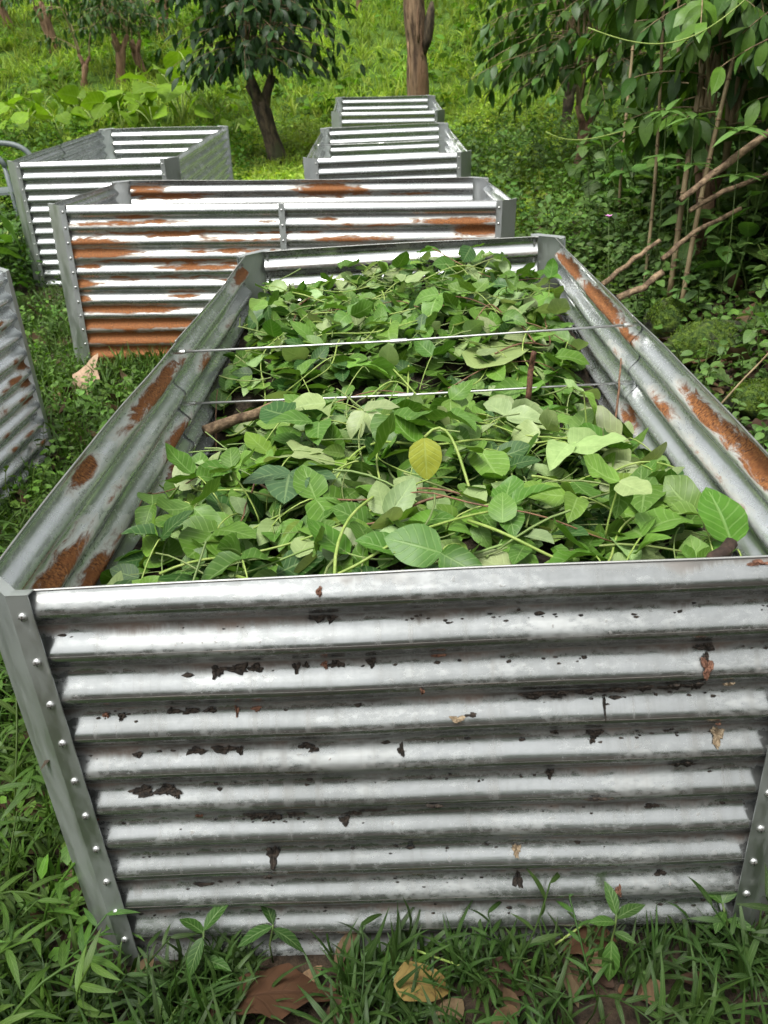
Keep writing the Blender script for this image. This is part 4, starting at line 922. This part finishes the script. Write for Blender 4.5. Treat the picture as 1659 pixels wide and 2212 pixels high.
def sow(cl, tpls, x, y, z, size, tint, tilt=.12):
    n = len(x); k = rng.integers(0, len(tpls), n); P = np.stack([x, y, z], 1); h = rng.uniform(0, 6.28, n); size = np.broadcast_to(size, (n,)); tint = np.broadcast_to(tint, (n, 3))
    for j, tp in enumerate(tpls):
        s_ = k == j
        if s_.any(): cl.add(tp, P[s_], orient(h[s_], rng.normal(0, tilt, s_.sum()), rng.normal(0, tilt, s_.sum())), size[s_], tint[s_])

GR = (.058, .120, .015); GRD = (.030, .068, .011); HILL = (.26, .36, .05)
# grass round the near beds
cl = Cloud()
x, y, z = field(2600, -1.7, -.4, .3, 3.2, .015, lambda x, y: patch(x, y, 1.6) > .28); sow(cl, TUFT, x, y, z - .01, rng.uniform(.07, .15, len(x)), vary(GR, len(x), .3), .25)
x, y, z = field(760, -1.0, 1.3, .45, .99, .012, lambda x, y: (patch(x, y, 3.0, 2) > .36) & ~((np.abs(x + .20) < .075) & (y > .76))); sow(cl, TUFT, x, y, z - .01, rng.uniform(.08, .19, len(x)), vary(GRD, len(x), .3), .25)
x, y, z = field(420, -1.6, -.5, .35, 2.6, .02); sow(cl, RUN, x, y, z, rng.uniform(.12, .24, len(x)), vary(GR, len(x), .3), .3)
x, y, z = field(170, -.9, 1.2, .5, .99, .02, lambda x, y: np.abs(x + .20) > .07); sow(cl, RUN, x, y, z, rng.uniform(.08, .16, len(x)), vary(GRD, len(x), .35), .3)
x, y, z = field(150, -.75, .95, .86, .94, .004, lambda x, y: np.abs(x + .20) > .07); sow(cl, TUFT, x, y, z - .01, rng.uniform(.06, .16, len(x)), vary(GRD, len(x), .3), .2)
x, y, z = field(260, -2.0, .9, 4.40, 4.60, .0); sow(cl, TUFT, x, y, z - .01, rng.uniform(.1, .22, len(x)), vary(GR, len(x), .3), .2)
x, y, z = field(1500, -2.6, -.6, 3.0, 6.5, .02, lambda x, y: patch(x, y, 1.3, 1) > .3); sow(cl, TUFT, x, y, z - .01, rng.uniform(.08, .2, len(x)), vary(GR, len(x), .3), .25)
tag(link('grass', cl.mesh('grass', M['herb'])), 'soft green basket grass growing round the near beds', 'grass', kind='stuff')
# low weeds between the beds on the left
cl = Cloud()
x, y, z = field(1500, -3.4, -.7, 2.2, 7.2, .03, lambda x, y: patch(x, y, 1.2, 2) > .36); sow(cl, HERB, x, y, z - .01, rng.uniform(.09, .22, len(x)), vary((.085, .175, .02), len(x), .35), .3)
x, y, z = field(700, -1.75, -.6, 1.0, 4.5, .02); sow(cl, CLUMP, x, y, z, rng.uniform(.06, .13, len(x)), vary((.085, .17, .018), len(x), .35), .3)
x, y, z = field(400, -3.6, -2.5, 4.5, 9.0, .03); sow(cl, HERB2, x, y, z, rng.uniform(.2, .45, len(x)), vary((.05, .12, .015), len(x), .35), .2)
tag(link('weeds', cl.mesh('weeds', M['herb'])), 'low leafy weeds growing between the beds', 'weeds', kind='stuff')
# undergrowth on the right bank
cl = Cloud()
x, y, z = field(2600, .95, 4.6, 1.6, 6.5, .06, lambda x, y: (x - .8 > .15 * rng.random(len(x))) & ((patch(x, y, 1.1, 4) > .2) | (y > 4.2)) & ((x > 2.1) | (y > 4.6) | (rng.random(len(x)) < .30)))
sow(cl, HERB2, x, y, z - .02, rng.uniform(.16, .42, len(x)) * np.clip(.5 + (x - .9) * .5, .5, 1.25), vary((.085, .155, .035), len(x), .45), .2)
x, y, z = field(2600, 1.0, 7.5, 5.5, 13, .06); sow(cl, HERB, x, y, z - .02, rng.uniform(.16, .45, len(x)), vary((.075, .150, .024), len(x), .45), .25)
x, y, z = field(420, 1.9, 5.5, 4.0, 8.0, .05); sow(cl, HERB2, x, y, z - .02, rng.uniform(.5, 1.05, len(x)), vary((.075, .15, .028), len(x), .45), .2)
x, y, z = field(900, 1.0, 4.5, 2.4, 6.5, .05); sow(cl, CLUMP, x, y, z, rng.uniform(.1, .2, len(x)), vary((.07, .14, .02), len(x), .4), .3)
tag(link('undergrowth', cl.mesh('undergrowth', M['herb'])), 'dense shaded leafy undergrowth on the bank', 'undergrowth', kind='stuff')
# bright ground cover on the slope
cl = Cloud()
x, y, z = field(7000, -9, 3.5, 7.5, 15, .06); k = vary(HILL, len(x), .3) * (.5 + .95 * patch(x, y, .5, 3))[:, None]; sow(cl, CLUMP, x, y, z - .02, rng.uniform(.10, .24, len(x)), k, .25)
x, y, z = field(7000, -8, 6, 7.5, 16, .06); k = vary(HILL, len(x), .3) * (.5 + .95 * patch(x, y, .4, 5))[:, None]; sow(cl, TUFT, x, y, z - .02, rng.uniform(.10, .24, len(x)), k, .25)
x, y, z = field(12000, -16, 14, 15, 32, .06); k = vary(HILL, len(x), .3) * (.5 + .95 * patch(x, y, .35, 6))[:, None]; sow(cl, TUFT, x, y, z - .02, rng.uniform(.22, .5, len(x)), k, .25)
x, y, z = field(5000, -16, 14, 15, 34, .06, lambda x, y: patch(x, y, .4, 8) > .45); k = vary((.095, .19, .018), len(x), .35); sow(cl, CLUMP, x, y, z - .02, rng.uniform(.25, .55, len(x)), k, .25)
x, y, z = field(1400, -8, -1.5, 8.8, 15, .08, lambda x, y: patch(x, y, .6, 9) > .4); sow(cl, HERB, x, y, z - .02, rng.uniform(.2, .45, len(x)), vary((.075, .165, .018), len(x), .35), .25)
tag(link('hillside_grass', cl.mesh('hillside_grass', M['cover'])), 'bright yellow green grass and ground cover on the slope', 'grass', kind='stuff')
# unseen wood added behind the viewer to darken the sheet metal's reflections
cl = Cloud(); n = 2000; x = rng.uniform(-13, 13, n); y = rng.uniform(-14, -8.5, n); z = rng.uniform(0, 1, n) ** .8 * (3.3 + 1.0 * np.sin(x * 1.3) + .6 * np.sin(x * 3.1))
sow(cl, CLUMP, x, y, z, rng.uniform(.5, 1.0, n), vary((.045, .10, .016), n, .4), .4)
tag(link('added_wood', cl.mesh('added_wood', M['cover'])), 'unseen leafy wood added to darken the reflections in the heaped bed', 'wood', kind='stuff')
# scrub closing the top of the slope
cl = Cloud()
x, y, z = field(1500, -22, 20, 27, 40, .1); sow(cl, HERB, x, y, z - .05, rng.uniform(1.2, 3.2, len(x)), vary((.085, .165, .02), len(x), .45), .15)
tag(link('hilltop_scrub', cl.mesh('hilltop_scrub', M['cover'])), 'leafy scrub closing the top of the slope', 'scrub', kind='stuff')

# ------------------------------------------------------------------ dead leaves
DEAD = [leaf_t('ovate', .6, .25, .9, .12, 2, .5, 1), leaf_t('elliptic', .5, .4, -1.0, .14, 2, -.6, 2), leaf_t('ovate', .7, .15, .6, .16, 2, .2, 3), leaf_t('lance', .4, .5, 1.3, .1, 2, .8, 4)]
DM = [leaf_mesh('dead_leaf', leaf_t(*a_), M['dead_obj']) for a_ in (('ovate', .6, .25, .9, .16, 4, .5, 1), ('elliptic', .5, .4, -1.0, .18, 4, -.6, 2), ('heart', .62, .12, .5, .14, 4, .25, 3), ('lance', .4, .5, 1.3, .14, 4, .8, 4))]
BR = [(.12, .060, .032), (.18, .11, .060), (.075, .040, .024), (.24, .165, .095)]
cl = Cloud()
def litter(n, x0, x1, y0, y1, s0, s1, fn=None):
    x, y, z = field(n, x0, x1, y0, y1, .02, fn); nn = len(x)
    for j, tp in enumerate(DEAD):
        s_ = np.arange(nn) % 4 == j; q = s_.sum()
        cl.add(tp, np.stack([x[s_], y[s_], z[s_] + .012], 1), orient(rng.uniform(0, 6.28, q), rng.normal(.05, .25, q), rng.normal(0, .4, q)), rng.uniform(s0, s1, q), np.array(BR)[rng.integers(0, 4, q)] * rng.uniform(.3, .8, (q, 1)))  # brown tints dimmed at random, shadow among the grass put into the colour
litter(620, -1.7, -.5, .4, 5.0, .06, .14); litter(300, -1.0, 1.2, .45, .96, .04, .09); litter(700, .8, 2.6, 1.2, 4.6, .07, .17); litter(250, -3.0, -.6, 3.5, 7, .06, .15); litter(260, 1.0, 4, 4.5, 9, .08, .17)
tag(link('leaf_litter', cl.mesh('leaf_litter', M['dead'])), 'brown fallen leaf litter under the weeds', 'leaf litter', kind='stuff')
def dead_leaf(p, h, pi, ro, sc, col, label, k, group=None):
    o = link('dead_leaf', DM[k], None, p, Matrix([list(q) for q in orient(h, pi, ro)[0]]).to_euler(), sc, (*col, 1)); tag(o, label, 'dead leaf', group)
g = spot(545, 2150); dead_leaf((-.285, .865, .045), -1.45, .03, -.25, .165, (.062, .030, .016), 'big broad brown leaf lying at the foot of the front panel', 2)
g = spot(930, 2160); dead_leaf((g[0] - .06, g[1], g[2] + .05), -1.7, .1, .3, .11, (.16, .11, .035), 'olive brown curled leaf in the grass below the front panel', 0)
g = spot(185, 850); dead_leaf((g[0] - .01, g[1] - .02, g[2] - .01), -.25, .95, -.2, .27, (.36, .25, .17), 'large pale tan leaf propped against the post of the rusty bed', 2)
for px, py, sc, h, k, lab in [(110, 700, .2, 1.4, 1, 'long curled brown leaf lying in weeds before the silver bed'), (125, 760, .18, .4, 0, 'tan crumpled leaf lying between the rusty bed and weeds'), (170, 745, .12, 2.4, 2, 'small grey tan leaf beside the tall post of the rusty bed'),
                              (60, 1090, .14, .9, 3, 'dark red brown leaf in grass under the spotted bed'), (1560, 790, .22, 1.2, 0, 'wide grey brown leaf on litter beyond the side wall'), (1610, 800, .2, 2.3, 1, 'long tan curled leaf on litter beyond the side wall'),
                              (1500, 705, .16, .3, 2, 'brown flat leaf beside the bright moss'), (1620, 740, .22, -1.2, 3, 'dark copper leaf above the bright moss'), (1100, 2195, .1, 2.9, 1, 'rolled red brown leaf at the lower grass edge'),
                              (1290, 2140, .1, .2, 3, 'upright dark brown leaf curl in the lower grass'), (1330, 2060, .1, 1.4, 0, 'tan brown leaf tucked under the bottom rib'), (20, 1810, .12, .5, 2, 'faded tan leaf in grass beside the near corner post'), (25, 1500, .13, 2.0, 1, 'dark plum leaf half hidden beside the near corner post')]:
    g = spot(px, py); dead_leaf((g[0], g[1], g[2] + .03), h, .15, .2, sc, np.array(BR[k]) * .6, lab, k)

# ------------------------------------------------------------------ single plants that stand out
def weed_plant(base, label, pts, leaves, tp, name='weed', col=(.07, .16, .02), r=.003, cat='plant'):
    t = empty(name, base); tag(t, label, cat); V, F = tube(pts, r * .6, 6); link('stem', mesh('stem', V, F, M['stem_dark']), t)
    me = leaf_mesh('leaf', tp, M['leaf_obj']); pts = np.array(pts)
    for f, h, pi, sc in leaves:
        q = [np.interp(f * (len(pts) - 1), range(len(pts)), pts[:, c]) for c in range(3)]; c_ = np.array(col) * rng.uniform(.75, 1.25)
        link('leaf', me, t, q, Matrix([list(v_) for v_ in orient(h, pi, rng.normal(0, .2))[0]]).to_euler(), sc, (*c_, 1))
OVW = leaf_t('elliptic', .42, .2, .5, .04, 2, .1, 8)
g = np.array([float(v_) for v_ in spot(1300, 2120)]); weed_plant((g[0], g[1], g[2]), 'leafy weed with glossy oval leaves in front of the bottom rib', [(0, 0, 0), (.01, .01, .06), (.02, .02, .11), (.02, .02, .14)], [(1, .2, .9, .055), (.9, -1.2, .3, .06), (.8, 1.7, .5, .05), (.5, 2.9, -.9, .075), (.6, -2.2, .2, .04)], OVW, col=(.035, .085, .012))
g = spot(1560, 2050); weed_plant(tuple(g), 'small weed with banded leaves at the right post foot', [(0, 0, 0), (.0, .0, .06), (-.01, .01, .10)], [(1, .9, .7, .06), (1, -.9, .7, .06), (.8, 2.4, .2, .05), (.6, -2.2, .3, .05)], OVW, col=(.03, .075, .010))
g = spot(450, 2120); weed_plant(tuple(g), 'weed with pointed leaves rising before the lowest ribs', [(0, 0, 0), (.0, .0, .06), (.01, .01, .12)], [(1, -.8, .6, .07), (.95, .9, .2, .06), (.9, 2.6, -.5, .07), (.5, -2, .2, .06)], OVW, col=(.03, .08, .011))
g = spot(590, 2080); weed_plant(tuple(g), 'dark leaved weed at the bottom rib beside the big brown leaf', [(0, 0, 0), (.0, .0, .05), (.01, .01, .09)], [(1, .4, .8, .06), (.95, 1.9, .0, .07), (.9, -2.0, -.2, .07), (.6, -.8, .3, .05)], OVW, col=(.024, .065, .010))
g = spot(880, 2090); e = spot(1370, 2075)
V, F = tube(np.array([(0, 0, .05), (.05, -.01, .03), (.12, -.03, .015), (.22, -.02, .02), (.30, .01, .05), (.36, .03, .085)]), .0022, 6); o = link('runner_stem', mesh('runner_stem', V, F, M['stem']), None, tuple(g)); tag(o, 'long bent pale green grass runner trailing across the lower grass', 'stem')
for k, (px, py, y, ll) in enumerate([(1500, 255, 4.3, .16), (1600, 280, 4.0, .15), (1440, 240, 4.6, .14)]):
    p = at(px, py, y); g0 = float(ground(p[0], p[1])); hgt = p[2] - g0
    weed_plant((p[0], p[1], g0), ('tall weed with fanned pale lance leaves before the canes', 'tall fan leaved weed at the outer edge of the canes', 'fan leaved weed rising beneath the drooping coffee leaves')[k], [(0, 0, 0), (.02, 0, hgt * .5), (0, 0, hgt)],
               [(1, a, rng.normal(.05, .2), ll) for a in np.arange(0, 6.2, .9)] + [(.8, a, .1, ll * .9) for a in np.arange(.4, 6.2, 1.1)], leaf_t('lance', .3, .2, .4, .02, 2), col=(.10, .20, .04))
# arching bare vine over the bank
for k, (a, b_, c_, d_, y) in enumerate([((1180, 285), (1260, 335), (1360, 260), (1480, 258), 4.9), ((1270, 60), (1420, 120), (1500, 110), (1640, -30), 4.2)]):
    P = bez(at(*a, y), at(*b_, y), at(*c_, y), at(*d_, y + .1), 20); V, F = tube(P - P[0], .0032, 6); o = link('arching_vine', mesh('arching_vine', V, F, M['stem']), None, tuple(P[0]))
    tag(o, 'pale green bare vine arching through the coffee leaves', 'vine', 'arching vines on the bank')
# pink flower
p = at(1315, 470, 3.9); g0 = float(ground(p[0], p[1])); t = empty('pink_flower', (p[0], p[1], g0)); tag(t, 'tiny pink flower on a thin stem in the undergrowth', 'flower')
h = p[2] - g0; V, F = tube([(.03, .02, 0), (.025, 0, h * .5), (0, 0, h)], .0014, 5); link('stem', mesh('stem', V, F, M['stem_dark']), t)
pm = mesh('petal', *leaf_t('ovate', .7, .1, .4)[:2], M['petal'])
for k in range(5): link('petal', pm, t, (0, 0, h), Matrix([list(v_) for v_ in orient(k * 1.257, .75, 0)[0]]).to_euler(), .022)
